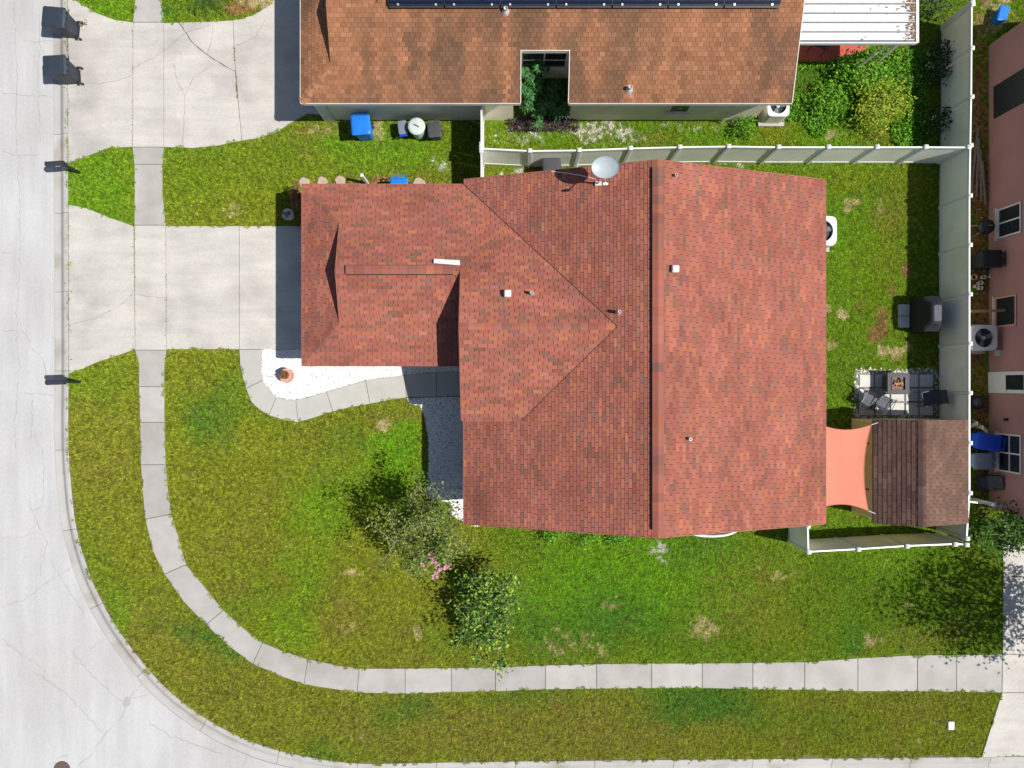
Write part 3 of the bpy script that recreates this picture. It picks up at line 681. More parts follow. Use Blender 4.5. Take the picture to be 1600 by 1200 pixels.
window(eh_, ('x', EX, -1), -3.35, -1.9, .55, 1.75, 'white', cols=2, rows=2)
mb = MB(); mb.box((EX - .015, 11.0, 1.25), (.03, 1.25, 1.9)); mb.build('dark_opening', 'black', eh_)
dr = MB().box((EX - .02, .06, 1.05), (.05, .82, 2.05)).build('door', 'white', eh_)
MB().box((EX - .05, .06, 1.45), (.02, .55, .9)).build('pane', 'glass', dr)
mb = MB(); mb.lathe([(.03, 0), (.03, .05)], (EX - .07, -.28, 1.0), 8); mb.build('handle', 'metal', dr)
mb = MB(); mb.box((EX - .06, 1.2, .62), (.12, .22, .3)); mb.build('meter_box', 'galv', eh_)
mb = MB(); mb.box((EX - .05, -1.35, 1.0), (.1, .1, .15)); mb.build('wall_lamp', 'black', eh_)

# ------------------------------------------------------------------ fences
FH = 1.78
def fence(label, pts, h=FH, skipend=False, gap=0, group='white vinyl fences'):
    c = pts[len(pts) // 2]; t = thing('fence', label, 'fence', (c[0], c[1], 0), group=group, world=True)
    for i, (x, y) in enumerate(pts):
        po = MB().box((x, y, h / 2 + .02), (.115, .115, h + .04)).build('post', 'vinylwhite', t)
        mb = MB(); mb.loft([mb.rrect((x, y), .15, .15, .01, h + .04, 1), mb.rrect((x, y), .15, .15, .01, h + .07, 1), mb.rrect((x, y), .04, .04, .01, h + .11, 1)]); mb.build('cap', 'vinylwhite', po)
    for (xa, ya), (xb, yb) in zip(pts[:-1], pts[1:]):
        d = Vector((xb - xa, yb - ya)); Ln = d.length - .125 - 2 * gap; rz_ = math.atan2(d.y, d.x); cx, cy = (xa + xb) / 2, (ya + yb) / 2
        nb_ = max(2, round(Ln / .15)); bw = Ln / nb_; u = d.normalized()
        pan = MB()
        for k in range(nb_):
            o_ = -Ln / 2 + (k + .5) * bw; pan.box((cx + u.x * o_, cy + u.y * o_, h / 2), (bw - .006, .024, h - .28), rz_)
        pan.box((cx, cy, h / 2), (Ln - .01, .012, h - .29), rz_)
        pan.build('panel', 'vinyl', t)
        for zz_ in (.10, h - .06):
            MB().box((cx, cy, zz_), (Ln, .055, .13), rz_).build('rail', 'vinylwhite', t)
    return t
def tops(l, h=FH): return PP(l, h)
fence('long white vinyl fence between the two houses', tops([(752, 232), (828, 236), (905, 235), (985, 232), (1062, 230), (1138, 229), (1216, 230), (1294, 230), (1370, 230), (1446, 230)]) + [(16.86, 8.74)])
fence('tall white vinyl fence in front of the pink house', [(17.0, 14.0)] + [(16.99 - .04 * k / 3, P(0, y, FH)[1]) for k, y in enumerate((3, 76, 152))] + [(16.93, 8.80)] + [(16.90, P(0, y, FH)[1]) for y in (306, 383, 460, 537, 614, 692, 770)] + [(16.80, -5.7)])
fence('short white vinyl fence and gate from orange roofed house to red roofed house', [(-1.13, 10.36), (-1.13, 8.85)], gap=.012)
fence('white vinyl gate panel beside the corner of the red roofed house', [(-1.13, 8.60), (-1.13, 7.0)], gap=.012)
fence('white vinyl fence below the shed closing off the back yard', [(10.93, -5.25), (10.95, -6.2)] + tops([(1341, 858), (1417, 853), (1492, 850)]) + [(16.78, -5.93)])
fence('white vinyl gate slanting to the pink house below the hose', [(16.98, -4.42), (18.2, -4.55), (19.3, -4.75)], h=1.2)
# low rounded enclosure
en = thing('equipment_screen', 'low white rounded screen against the lower wall of the red roofed house', 'screen', (7.5, -5.6, 0), world=True)
line = smooth_line([(6.45, -4.6), (6.45, -5.8), (8.75, -5.8), (8.75, -4.6)], 3); line = [p for p in line]
mb = MB(); mb.loft([[(p.x, p.y, .0), (p.x * .998, p.y + .03, 0), (p.x * .998, p.y + .03, .95), (p.x, p.y, .95)] for p in line]); mb.build('panel', 'vinyl', en)
mb = MB(); mb.tube([(p.x, p.y, .98) for p in line], .05, 6); mb.build('top_rail', 'vinylwhite', en)
mb = MB(); mb.tube([(6.9, -5.0, .3), (7.6, -5.7, .9)], .025, 5); mb.tube([(7.2, -4.9, .3), (7.9, -5.65, .9)], .025, 5); mb.build('pipe', 'black', en)

# ------------------------------------------------------------------ shed, sail
sh = thing('shed', 'tan garden shed with brown shingle roof beside the coral sail', 'shed', (15.0, -3.2, 0), world=True)
sy0, sy1 = -5.05, -1.36; sxl, sxr, srx = 13.45, 16.60, 14.78; sz, szr = 1.80, 2.42
MB().prism([(sxl, sy0), (sxr, sy0), (sxr, sy1), (sxl, sy1)], -.05, sz).build('wall', 'tan', sh)
mb = MB()
for y in (sy0, sy1 - .06): tri_wall(mb, [(sxl, y, sz), (sxr, y, sz - .05), (srx, y, szr - .1)], (0, .06, 0))
mb.build('gable_wall', 'tan', sh)
mb = MB()
for k, yy in enumerate((-1.40, -2.2, -3.1, -4.0, -5.0)): mb.box((sxl - .015, yy, .9), (.03, .09, 1.75))
mb.box((sxl - .012, -3.2, 1.72), (.02, 3.6, .1)); mb.box((sxl - .012, -3.2, .06), (.02, 3.6, .1)); mb.build('trim', 'shedtrim', sh)
for yy in (-2.65, -3.55):
    d_ = MB().box((sxl - .02, yy, .88), (.03, .84, 1.6)).build('door', 'tan', sh)
    mb = MB(); mb.box((sxl - .045, yy + (.42 if yy > -3 else -.42), 1.25), (.03, .05, .22)); mb.box((sxl - .045, yy + (.42 if yy > -3 else -.42), .45), (.03, .05, .22)); mb.build('hinge', 'blackmetal', d_)
SW = Slope((13.32, 0, sz + .03), (0, 1), (1, 0), (szr - sz - .03) / (srx - 13.32)); SE = Slope((16.82, 0, sz + .03), (0, 1), (-1, 0), (szr - sz - .03) / (16.82 - srx))
ra, rb = srx - 13.32, 16.82 - srx
mb = MB(); deck(mb, SW, [(sy0 - .1, 0), (sy1 + .05, 0), (sy1 + .05, ra), (sy0 - .1, ra)], .06); deck(mb, SE, [(sy0 - .1, 0), (sy1 + .05, 0), (sy1 + .05, rb), (sy0 - .1, rb)], .06)
sroof = mb.build('roof', 'black', sh)
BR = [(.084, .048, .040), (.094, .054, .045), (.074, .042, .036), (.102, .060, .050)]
brc = lambda c, u, v: tuple(x * (1 - .35 * float(fbm(c.x, c.y, .8, 31))) * 1.2 for x in pick(BR, [3, 3, 2, 2]))  # west slope and caps: darker copy, the slope's shading put into the colour
brc2 = lambda c, u, v: tuple(x * (1.5 - 1.0 * max(0, float(fbm(c.x, c.y, .9, 31)) - .3)) for x in pick([(.112, .066, .049), (.122, .073, .055), (.100, .058, .044)], [3, 2, 2]))  # east slope: lighter copy of the same shingle, sunlight put into the colour
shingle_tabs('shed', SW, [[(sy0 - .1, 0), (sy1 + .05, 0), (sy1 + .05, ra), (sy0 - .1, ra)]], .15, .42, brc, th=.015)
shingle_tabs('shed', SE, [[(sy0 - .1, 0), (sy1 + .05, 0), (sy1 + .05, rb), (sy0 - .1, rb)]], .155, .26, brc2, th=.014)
emit_tabs('shed', sroof)
caps(sroof, (srx, sy0 - .12, szr), (srx, sy1 + .06, szr), .3, brc, slope=.3)
# sail
sa = thing('shade_sail', 'coral shade sail stretched between the red roof and the shed', 'shade sail', (12.1, -3.0, 0), world=True)
c00, c10, c11, c01 = Vector((11.05, -4.50, 2.36)), Vector((13.10, -4.66, 1.90)), Vector((13.16, -1.50, 1.98)), Vector((11.05, -1.44, 2.42))
N_ = 16; vs = []; fs = []
for j in range(N_ + 1):
    for i in range(N_ + 1):
        u, v = i / N_, j / N_; p = c00.lerp(c10, u).lerp(c01.lerp(c11, u), v)
        cx_ = 4 * u * (1 - u); cy_ = 4 * v * (1 - v)
        p = p + Vector(((-(.20) * cy_ * u + .02 * cy_ * (1 - u)), (.20 * cx_ * (1 - v) - .20 * cx_ * v), -.10 * cx_ * cy_ + .015 * math.sin(9 * u + 4 * v)))
        vs.append(p)
fs = [(j * (N_ + 1) + i, j * (N_ + 1) + i + 1, (j + 1) * (N_ + 1) + i + 1, (j + 1) * (N_ + 1) + i) for j in range(N_) for i in range(N_)]
MB().add(vs, fs).build('cloth', 'coral', sa, smooth=True)
mb = MB(); mb.tube([c10, (13.45, -4.80, 1.85)], .012, 5); mb.tube([c11, (13.45, -1.42, 1.9)], .012, 5); mb.build('cord', 'white', sa)
rim = [vs[i] for i in range(N_ + 1)] + [vs[(N_ + 1) * j + N_] for j in range(1, N_ + 1)] + [vs[(N_ + 1) * N_ + i] for i in range(N_ - 1, -1, -1)] + [vs[(N_ + 1) * j] for j in range(N_ - 1, -1, -1)]
MB().tube(rim, .014, 5).build('hem', 'coral', sa)

# ------------------------------------------------------------------ patio, fire pit, chairs, grill
px0, py0 = P(1341, 584); pvx = [1341, 1366, 1390, 1413, 1435, 1458]; pvy = [584, 606, 628, 650]
pad = [(px0 - .1, py0 + .12), (P(1458, 0)[0] + .12, py0 + .12), (P(1458, 0)[0] + .12, P(0, 650)[1] - .05), (px0 - .1, P(0, 650)[1] - .05)]
pb = struct(MB().prism(pad, -.05, .01).build('paver_patio', 'pebblebed')); HARD.append(pad)
for i in range(5):
    for j in range(3):
        a = P(pvx[i], pvy[j]); b = P(pvx[i + 1], pvy[j + 1]); slab([(a[0] + .035, a[1] - .035), (b[0] - .035, a[1] - .035), (b[0] - .035, b[1] + .035), (a[0] + .035, b[1] + .035)], 'paver', pb, .045, .0, 'paver', False, .05)
fp = thing('fire_pit', 'square black fire pit table with copper bowl on the pavers', 'fire pit', (14.95, .02, .045))
mb = MB(); mb.loft([mb.rrect((0, 0), .66, .66, .03, 0), mb.rrect((0, 0), .66, .66, .03, .50)]); mb.build('base', 'charcoal', fp)
mb = MB()
for c, s_ in (((0, .33, .53), (.84, .18, .05)), ((0, -.33, .53), (.84, .18, .05)), ((.33, 0, .53), (.18, .478, .05)), ((-.33, 0, .53), (.18, .478, .05))): mb.box(c, s_)
mb.build('top', 'firetop', fp)
mb = MB()
for c, s_ in (((0, .26, .565), (.56, .03, .02)), ((0, -.26, .565), (.56, .03, .02)), ((.26, 0, .565), (.03, .49, .02)), ((-.26, 0, .565), (.03, .49, .02))): mb.box(c, s_)
mb.build('rim', 'slate', fp)
MB().box((0, 0, .505), (.48, .48, .01)).build('bowl', 'copper', fp)
for k in range(7):
    a = random.uniform(0, 3.14); r = .17; mb = MB(); ox, oy = random.uniform(-.06, .06), random.uniform(-.06, .06)
    mb.tube([(ox - r * math.cos(a), oy - r * math.sin(a), .53 + .015 * k), (ox + r * math.cos(a), oy + r * math.sin(a), .54 + .012 * k)], .025, 6); mb.build('log', 'firelog' if k % 2 else 'wood', fp)
def chair(label, loc, rz):
    t = thing('patio_chair', label, 'chair', loc, rz, 'sling chairs round the fire pit')
    mb = MB(); hw = .24   # faces +y
    sl = [(.24, .43), (.05, .39), (-.2, .40), (-.30, .55), (-.40, .80), (-.44, .92)]
    mb.loft([[(-hw, y, z), (hw, y, z), (hw, y + .012, z + .012), (-hw, y + .012, z + .012)] for y, z in sl]); mb.build('sling', 'slate', t)
    for sx in (-1, 1):
        mb = MB(); x = sx * (hw + .015); mb.tube([(x, .25, .43), (x, .05, .39), (x, -.2, .40), (x, -.3, .55), (x, -.44, .93)], .014, 6); mb.build('frame', 'blackmetal', t)
        mb = MB(); mb.tube([(x, -.36, .0), (x, -.22, .3), (x * 1.12, .28, .60), (x * 1.12, -.33, .63)], .014, 6); mb.build('arm', 'blackmetal', t)
        mb = MB(); mb.tube([(x * 1.1, .30, .0), (x * 1.1, .26, .3), (x * 1.12, .26, .60)], .014, 6); mb.build('leg', 'blackmetal', t)
    mb = MB(); mb.tube([(-hw, -.37, .02), (hw, -.37, .02)], .012, 6); mb.build('stretcher', 'blackmetal', t)
    return t
chair('dark sling chair at the left corner of the paver patio', (13.88, -.60, .045), math.radians(150))
chair('dark sling chair just below the fire pit', (14.48, -.72, .045), math.radians(-28))
chair('dark sling chair between the fire pit and the white fence', (16.2, -.55, .045), math.radians(100))
gr = thing('covered_grill', 'barbecue grill under a black cover beside the white fence', 'grill', (16.05, 2.68, 0))
mb = MB(); rings = []
for z, sx, sy, r in ((.03, .66, 1.34, .08), (.5, .64, 1.32, .08), (.92, .66, 1.34, .10), (1.02, .58, 1.1, .14), (1.18, .40, .80, .14), (1.22, .30, .66, .1)):
    ring = mb.rrect((0, 0), sx, sy, r, z, 5); rings.append([(x * (1 + .025 * math.sin(i * 2.3 + z * 5)), y * (1 + .02 * math.cos(i * 1.9 + z * 3)), zz_) for i, (x, y, zz_) in enumerate(ring)])
mb.loft(rings); mb.build('cover', 'coverfabric', gr)
mb = MB()
for k in range(7): a = -.55 + k * .18; mb.tube([(.30, a * 1.05, .90), (.22, a * .85, 1.05), (.12, a * .5, 1.20)], .014, 5)
mb.build('fold', 'coverfabric', gr)
mb = MB(); mb.loft([mb.rrect((.03, 0), .30, .62, .06, 1.221), mb.rrect((.03, 0), .28, .60, .06, 1.238)]); mb.build('top_panel', 'slate', gr)
for sx in (-1, 1):
    for sy in (-1, 1): mb = MB(); mb.lathe([(.05, 0), (.05, .04)], (sx * .25, sy * .55, 0), 10); mb.build('foot', 'black', gr)
for i, yy in enumerate((2.45, 2.92)):
    o = MB().box((15.47, yy, .035), (.42, .44, .07)).build('concrete_block', 'paver'); tag(o, ['pale paving block on the grass by the grill, lower of two', 'pale paving block on the grass by the grill, upper of two'][i], 'paver', 'blocks before the grill')

# ------------------------------------------------------------------ bins
def bin_(label, loc, rz, m='binblack', w=.62, d=.76, h=1.05, lid=None, group=None, wheels=True):
    t = thing('wheelie_bin', label, 'bin', loc, rz, group); mb = MB()   # handle and wheels at -y, front +y
    b0 = mb.rrect((0, 0), w * .76, d * .70, .06, .06); b1 = mb.rrect((0, 0), w * .93, d * .92, .07, h * .93); b2 = mb.rrect((0, 0), w * .99, d * .99, .07, h * .935); b3 = mb.rrect((0, 0), w * .99, d * .99, .07, h * .97)
    mb.loft([b0, b1, b2, b3]); mb.build('body', m, t)
    mb = MB(); mb.loft([mb.rrect((0, .01), w * 1.04, d * 1.03, .07, h * .972), mb.rrect((0, .01), w * 1.04, d * 1.03, .07, h * .995), mb.rrect((0, .01), w * .88, d * .86, .08, h * 1.03), mb.rrect((0, .01), w * .5, d * .5, .08, h * 1.04)])
    ldo = mb.build('lid', lid or m, t)
    mb = MB(); mb.box((-w * .3, -d * .56, h * .985), (.04, .1, .04)); mb.box((w * .3, -d * .56, h * .985), (.04, .1, .04)); mb.box((0, -d * .56, h * .985), (.04, .1, .04)); mb.tube([(-w * .46, -d * .62, h * .985), (w * .46, -d * .62, h * .985)], .02, 6); mb.build('handle', m, t)
    if wheels:
        for sx in (-1, 1):
            mb = MB(); x = sx * w * .42; n = 16
            rings = [[(x + dx, -d * .40 + r * math.cos(6.2832 * i / n), .125 + r * math.sin(6.2832 * i / n)) for i in range(n)] for dx, r in ((-.04, .10), (-.035, .125), (.035, .125), (.04, .10))]
            mb.loft(rings); wo = mb.build('wheel', 'black', t)
            mb = MB(); mb.tube([(x - .05, -d * .40, .125), (x + .05, -d * .40, .125)], .05, 10); mb.build('hub', 'galv', wo)
        mb = MB(); mb.tube([(-w * .38, -d * .40, .125), (w * .38, -d * .40, .125)], .015, 6); mb.build('axle', 'blackmetal', t)
    return t
R = math.radians
bin_('black wheelie bin at the kerb in the top left corner', (-17.42, 13.95, ROAD_Z + .02), R(85), w=.76, d=.86, h=1.12, group='black bins at the kerb')
bin_('black wheelie bin at the kerb, lower of the two by the driveway', (-17.38, 12.12, ROAD_Z + .02), R(93), w=.74, d=.86, h=1.12, group='black bins at the kerb')
bin_('bright blue recycling bin against the wall under the orange roof', (-5.75, 9.86, .02), R(180 + 4), 'blue', .70, .74, 1.05)
bin_('small blue bin with white rim left of the pale round can', (-4.24, 9.93, .02), R(8), 'deepblue', .34, .52, .55, 'greyblue', wheels=False)
bin_('small black bin right of the pale round can', (-2.99, 9.80, .02), R(185), 'charcoal', .50, .56, .70, 'charcoal')
bin_('dark grey bin between the white fence and the red roof', (1.52, 8.28, .02), R(4), 'charcoal', .68, .66, 1.0)
bin_('blue lidded bin half hidden by the red roof eave', (-4.30, 7.52, .02), R(182), 'blue', .66, .70, .95)
bin_('black bin below the kettle grill by the pink wall', (18.30, 4.78, -.02), R(90), 'black', .66, .80, 1.0)
bin_('deep blue bin against the pink wall beside the four pane window', (18.2, -2.22, -.02), R(80), 'deepblue', .62, .95, 1.0)
bin_('grey blue bin below the deep blue bin by the pink wall', (18.02, -2.95, -.02), R(92), 'greyblue', .60, .74, .95)
t = thing('garbage_can', 'pale grey round garbage can with domed lid under the orange roof', 'garbage can', (-3.66, 9.88, .02))
mb = MB(); mb.lathe([(.23, 0), (.29, .72), (.31, .74), (.31, .78)], n=24); mb.build('body', 'paleplastic', t, smooth=False)
mb = MB(); mb.lathe([(.33, .77), (.33, .82), (.27, .86), (.1, .88), (0.01, .88)], n=24); lo = mb.build('lid', 'paleplastic', t)
mb = MB(); mb.tube([(-.1, .05, .88), (-.06, .03, .91), (.06, -.03, .91), (.1, -.05, .88)], .018, 6); mb.build('handle', 'charcoal', lo)
for a in (90, 210, 330): mb = MB(); mb.box((.2 * math.cos(R(a)), .2 * math.sin(R(a)), .872), (.18, .02, .015), R(a)); mb.build('rib', 'paleplastic', lo)

# ------------------------------------------------------------------ mailboxes
def mailbox(label, loc, rz):
    t = thing('mailbox', label, 'mailbox', loc, rz, 'mailboxes at the kerb')
    MB().box((0, 0, .52), (.09, .09, 1.06)).build('post', 'black', t)
    MB().box((-.16, 0, .98), (.62, .10, .06)).build('arm', 'black', t)
    mb = MB(); rings = []
    for x in (-.52, .10):
        rings.append([(x, -.10, 1.01), (x, .10, 1.01)] + [(x, .10 * math.cos(R(a)), 1.14 + .10 * math.sin(R(a))) for a in range(0, 181, 20)])
    mb.loft(rings); mb.build('box', 'binblack', t)
    mb = MB(); x = -.525; mb.loft([[(xx, -.105, 1.005), (xx, .105, 1.005)] + [(xx, .105 * math.cos(R(a)), 1.14 + .105 * math.sin(R(a))) for a in range(0, 181, 20)] for xx in (x - .02, x)]); dd = mb.build('door', 'blackmetal', t)
    MB().box((-.56, 0, 1.2), (.03, .04, .02)).build('handle', 'galv', dd)
    MB().box((-.1, -.115, 1.16), (.16, .012, .04)).build('flag', 'terracotta', t)
mailbox('black mailbox at the kerb between the two driveways', (-17.10, 8.36, 0), R(4))
mailbox('black mailbox at the kerb below the driveways', (-17.08, .08, 0), R(2))

# ------------------------------------------------------------------ air conditioners
def ac(label, loc, s=.82, h=.78):
    t = thing('air_conditioner', label, 'air conditioner', loc, 0, 'outdoor air conditioners'); mb = MB()
    MB().box((0, 0, -.01), (s + .2, s + .2, .10)).build('pad', 'walk', t)
    mb = MB(); mb.loft([mb.rrect((0, 0), s, s, .14, .045), mb.rrect((0, 0), s, s, .14, h - .16)]); mb.build('body', 'fascia', t)
    n = 20; R1 = s * .38; mb = MB(); m = 48; o_ = []
    for i in range(m):
        a = 6.28319 * i / m; q = (s / 2 + .01) / (abs(math.cos(a)) ** 6 + abs(math.sin(a)) ** 6) ** (1 / 6); o_.append((q * math.cos(a), q * math.sin(a), h))
    inn = []
    for p in o_:
        a = math.atan2(p[1], p[0]); inn.append((R1 * math.cos(a), R1 * math.sin(a), h))
    lo_ = [(x * .985, y * .985, h - .17) for x, y, z in o_]; lin = [(x, y, h - .10) for x, y, z in inn]
    vs = o_ + inn + lo_ + lin; fs = []
    for i in range(m):
        j = (i + 1) % m; fs += [(i, j, m + j, m + i), (2 * m + i, 2 * m + j, j, i), (m + i, m + j, 3 * m + j, 3 * m + i)]
    mb.add(vs, fs); mb.build('top_shell', 'white', t)
    MB().lathe([(R1 + .01, h - .155), (R1 + .01, h - .12)], n=28).build('fan_well', 'black', t)
    MB().lathe([(.075, h - .10), (.075, h - .045), (.05, h - .03)], n=14).build('hub', 'galv', t)
    for k in range(3):
        a = R(120 * k + 20); mb = MB(); pts = [(.06, -.05, .0), (R1 * .9, -.14, .03), (R1 * .93, .08, -.01), (.06, .05, -.02)]
        rot = Matrix.Rotation(a, 3, 'Z'); q = [rot @ Vector((x, y, h - .075 + z)) for x, y, z in pts]
        mb.add(q + [p - Vector((0, 0, .012)) for p in q], [(0, 1, 2, 3), (7, 6, 5, 4), (0, 4, 5, 1), (1, 5, 6, 2), (2, 6, 7, 3), (3, 7, 4, 0)]); mb.build('blade', 'greyblue', t)
    mb = MB()
    for r in (.30, .52, .75, .98): mb.tube([(R1 * r * math.cos(6.2832 * i / 24), R1 * r * math.sin(6.2832 * i / 24), h - .005) for i in range(25)], .004, 4)
    for k in range(8): a = 6.2832 * k / 8; mb.tube([(.08 * math.cos(a), .08 * math.sin(a), h - .005), (R1 * math.cos(a), R1 * math.sin(a), h - .005)], .004, 4)
    mb.build('grille', 'blackmetal', t)
    return t
ac('white air conditioner at the corner of the orange roofed house', (10.22, 10.68, .05))
ac('white air conditioner half under the right eave of the red roof', (11.86, 5.86, .05), 1.1, .85)
ac('beige air conditioner between white fence and pink wall', (18.08, 1.77, .03), .96, .85)

# ------------------------------------------------------------------ satellite dish
dx_, dy_ = P(938, 285, 4.3); dz0 = EAVE + (dx_ - XW) / 3
sd = thing('satellite_dish', 'oval grey satellite dish on the upper edge of the red roof', 'satellite dish', (dx_ - .05, dy_, dz0))
mb = MB(); mb.box((0, 0, .02), (.22, .14, .03)); mb.build('foot', 'galv', sd)
mb = MB(); mb.tube([(0, 0, 0), (-.02, 0, .5), (.05, .12, .92)], .028, 8); mb.build('mast', 'metal', sd)
cen = Vector((.10, .20, 1.10)); nn = Vector((-.12, -.30, 1)).normalized(); ux = Vector((1, 0, 0)); ux = (ux - nn * ux.dot(nn)).normalized(); uy = nn.cross(ux)
mb = MB(); rings = []
for r in (1, .97, .8, .55, .3, .02): rings.append([cen + ux * .45 * r * math.cos(6.2832 * i / 36) + uy * .34 * r * math.sin(6.2832 * i / 36) + nn * .10 * (r * r - 1) + (nn * .012 if r == 1 else Vector()) for i in range(36)])
mb.loft(rings, cap=False); lower = [[p - nn * .02 for p in r] for r in rings]; mb.loft([r[::-1] for r in lower], cap=False); mb.loft([lower[0], rings[0]], cap=False); mb.build('reflector', 'dish', sd, smooth=True)
mb = MB(); mb.tube([cen - uy * .30 - nn * .08, cen - uy * .46 + nn * .12, cen - uy * .52 + nn * .3], .016, 6); mb.build('feed_arm', 'metal', sd)
mb = MB(); q = cen - uy * .50 + nn * .30; mb.tube([q, q + Vector((0, .03, -.12))], .05, 10, .035); mb.box(q + Vector((0, -.02, .03)), (.16, .07, .07)); mb.build('receiver', 'white', sd)
mb = MB(); cab = [(*P(860, 272.5, 3.3), 0), (*P(880, 274, 3.5), 0), (*P(905, 276, 3.8), 0), (*P(930, 280, 4.1), 0)]
cabw = [(x, y, EAVE + (x - XW) / 3 + .03) for x, y, z in cab]; mb.tube([(x - sd.location.x, y - sd.location.y, z - sd.location.z) for x, y, z in cabw], .014, 5); mb.build('cable', 'white', sd)

# ------------------------------------------------------------------ lawn
def G(px, py): return P(px, py)
garage_bed = PP([(409, 546), (409, 565), (409, 580), (411, 594), (418, 604), (425, 613), (432, 620), (447, 624), (462, 625), (480, 621), (510, 612), (571, 594), (632, 586), (682, 581), (735, 581), (735, 556), (492, 556), (492, 546)])
side_bed = PP([(635, 622), (640, 631), (656, 634), (663, 650), (668, 680), (670, 720), (668, 755), (664, 775), (680, 782), (705, 786), (700, 800), (716, 812), (735, 822), (750, 822), (750, 620), (735, 619)])
HARD += [garage_bed, side_bed]
HOUSE = [[(-7.0, 1.15), (-1.25, 1.15), (-1.25, -4.5), (10.65, -4.5), (10.65, 6.8), (-7.0, 6.7)], [(-7.2, 10.44), (.05, 10.44), (.05, 12.1), (2.25, 12.1), (2.25, 10.44), (9.55, 10.44), (9.55, 21.8), (-7.2, 21.8)], [(EX, -4.9), (30, -4.9), (30, 13.4), (EX, 13.4)], [(sxl, sy0), (sxr, sy0), (sxr, sy1), (sxl, sy1)]]
plot = [tuple(p) for p in kerb] + [(29, 17.5), (kerb[0].x, 17.5)]
def lawn_mask(x, y, ed=0.0):
    m = inside(x, y, plot)
    for p in HARD: m &= ~inside(x, y, p)
    for p in HOUSE: m &= ~inside(x, y, p)
    return m
KIND = {'o': (.188, .212, .015), 'y': (.212, .246, .012), 'g': (.122, .275, .008), 'd': (.050, .160, .015), 'b': (.205, .178, .030), 't': (.45, .36, .17), 's': (.60, .56, .49), 'n': (.26, .155, .055), 'k': (.108, .208, .009)}
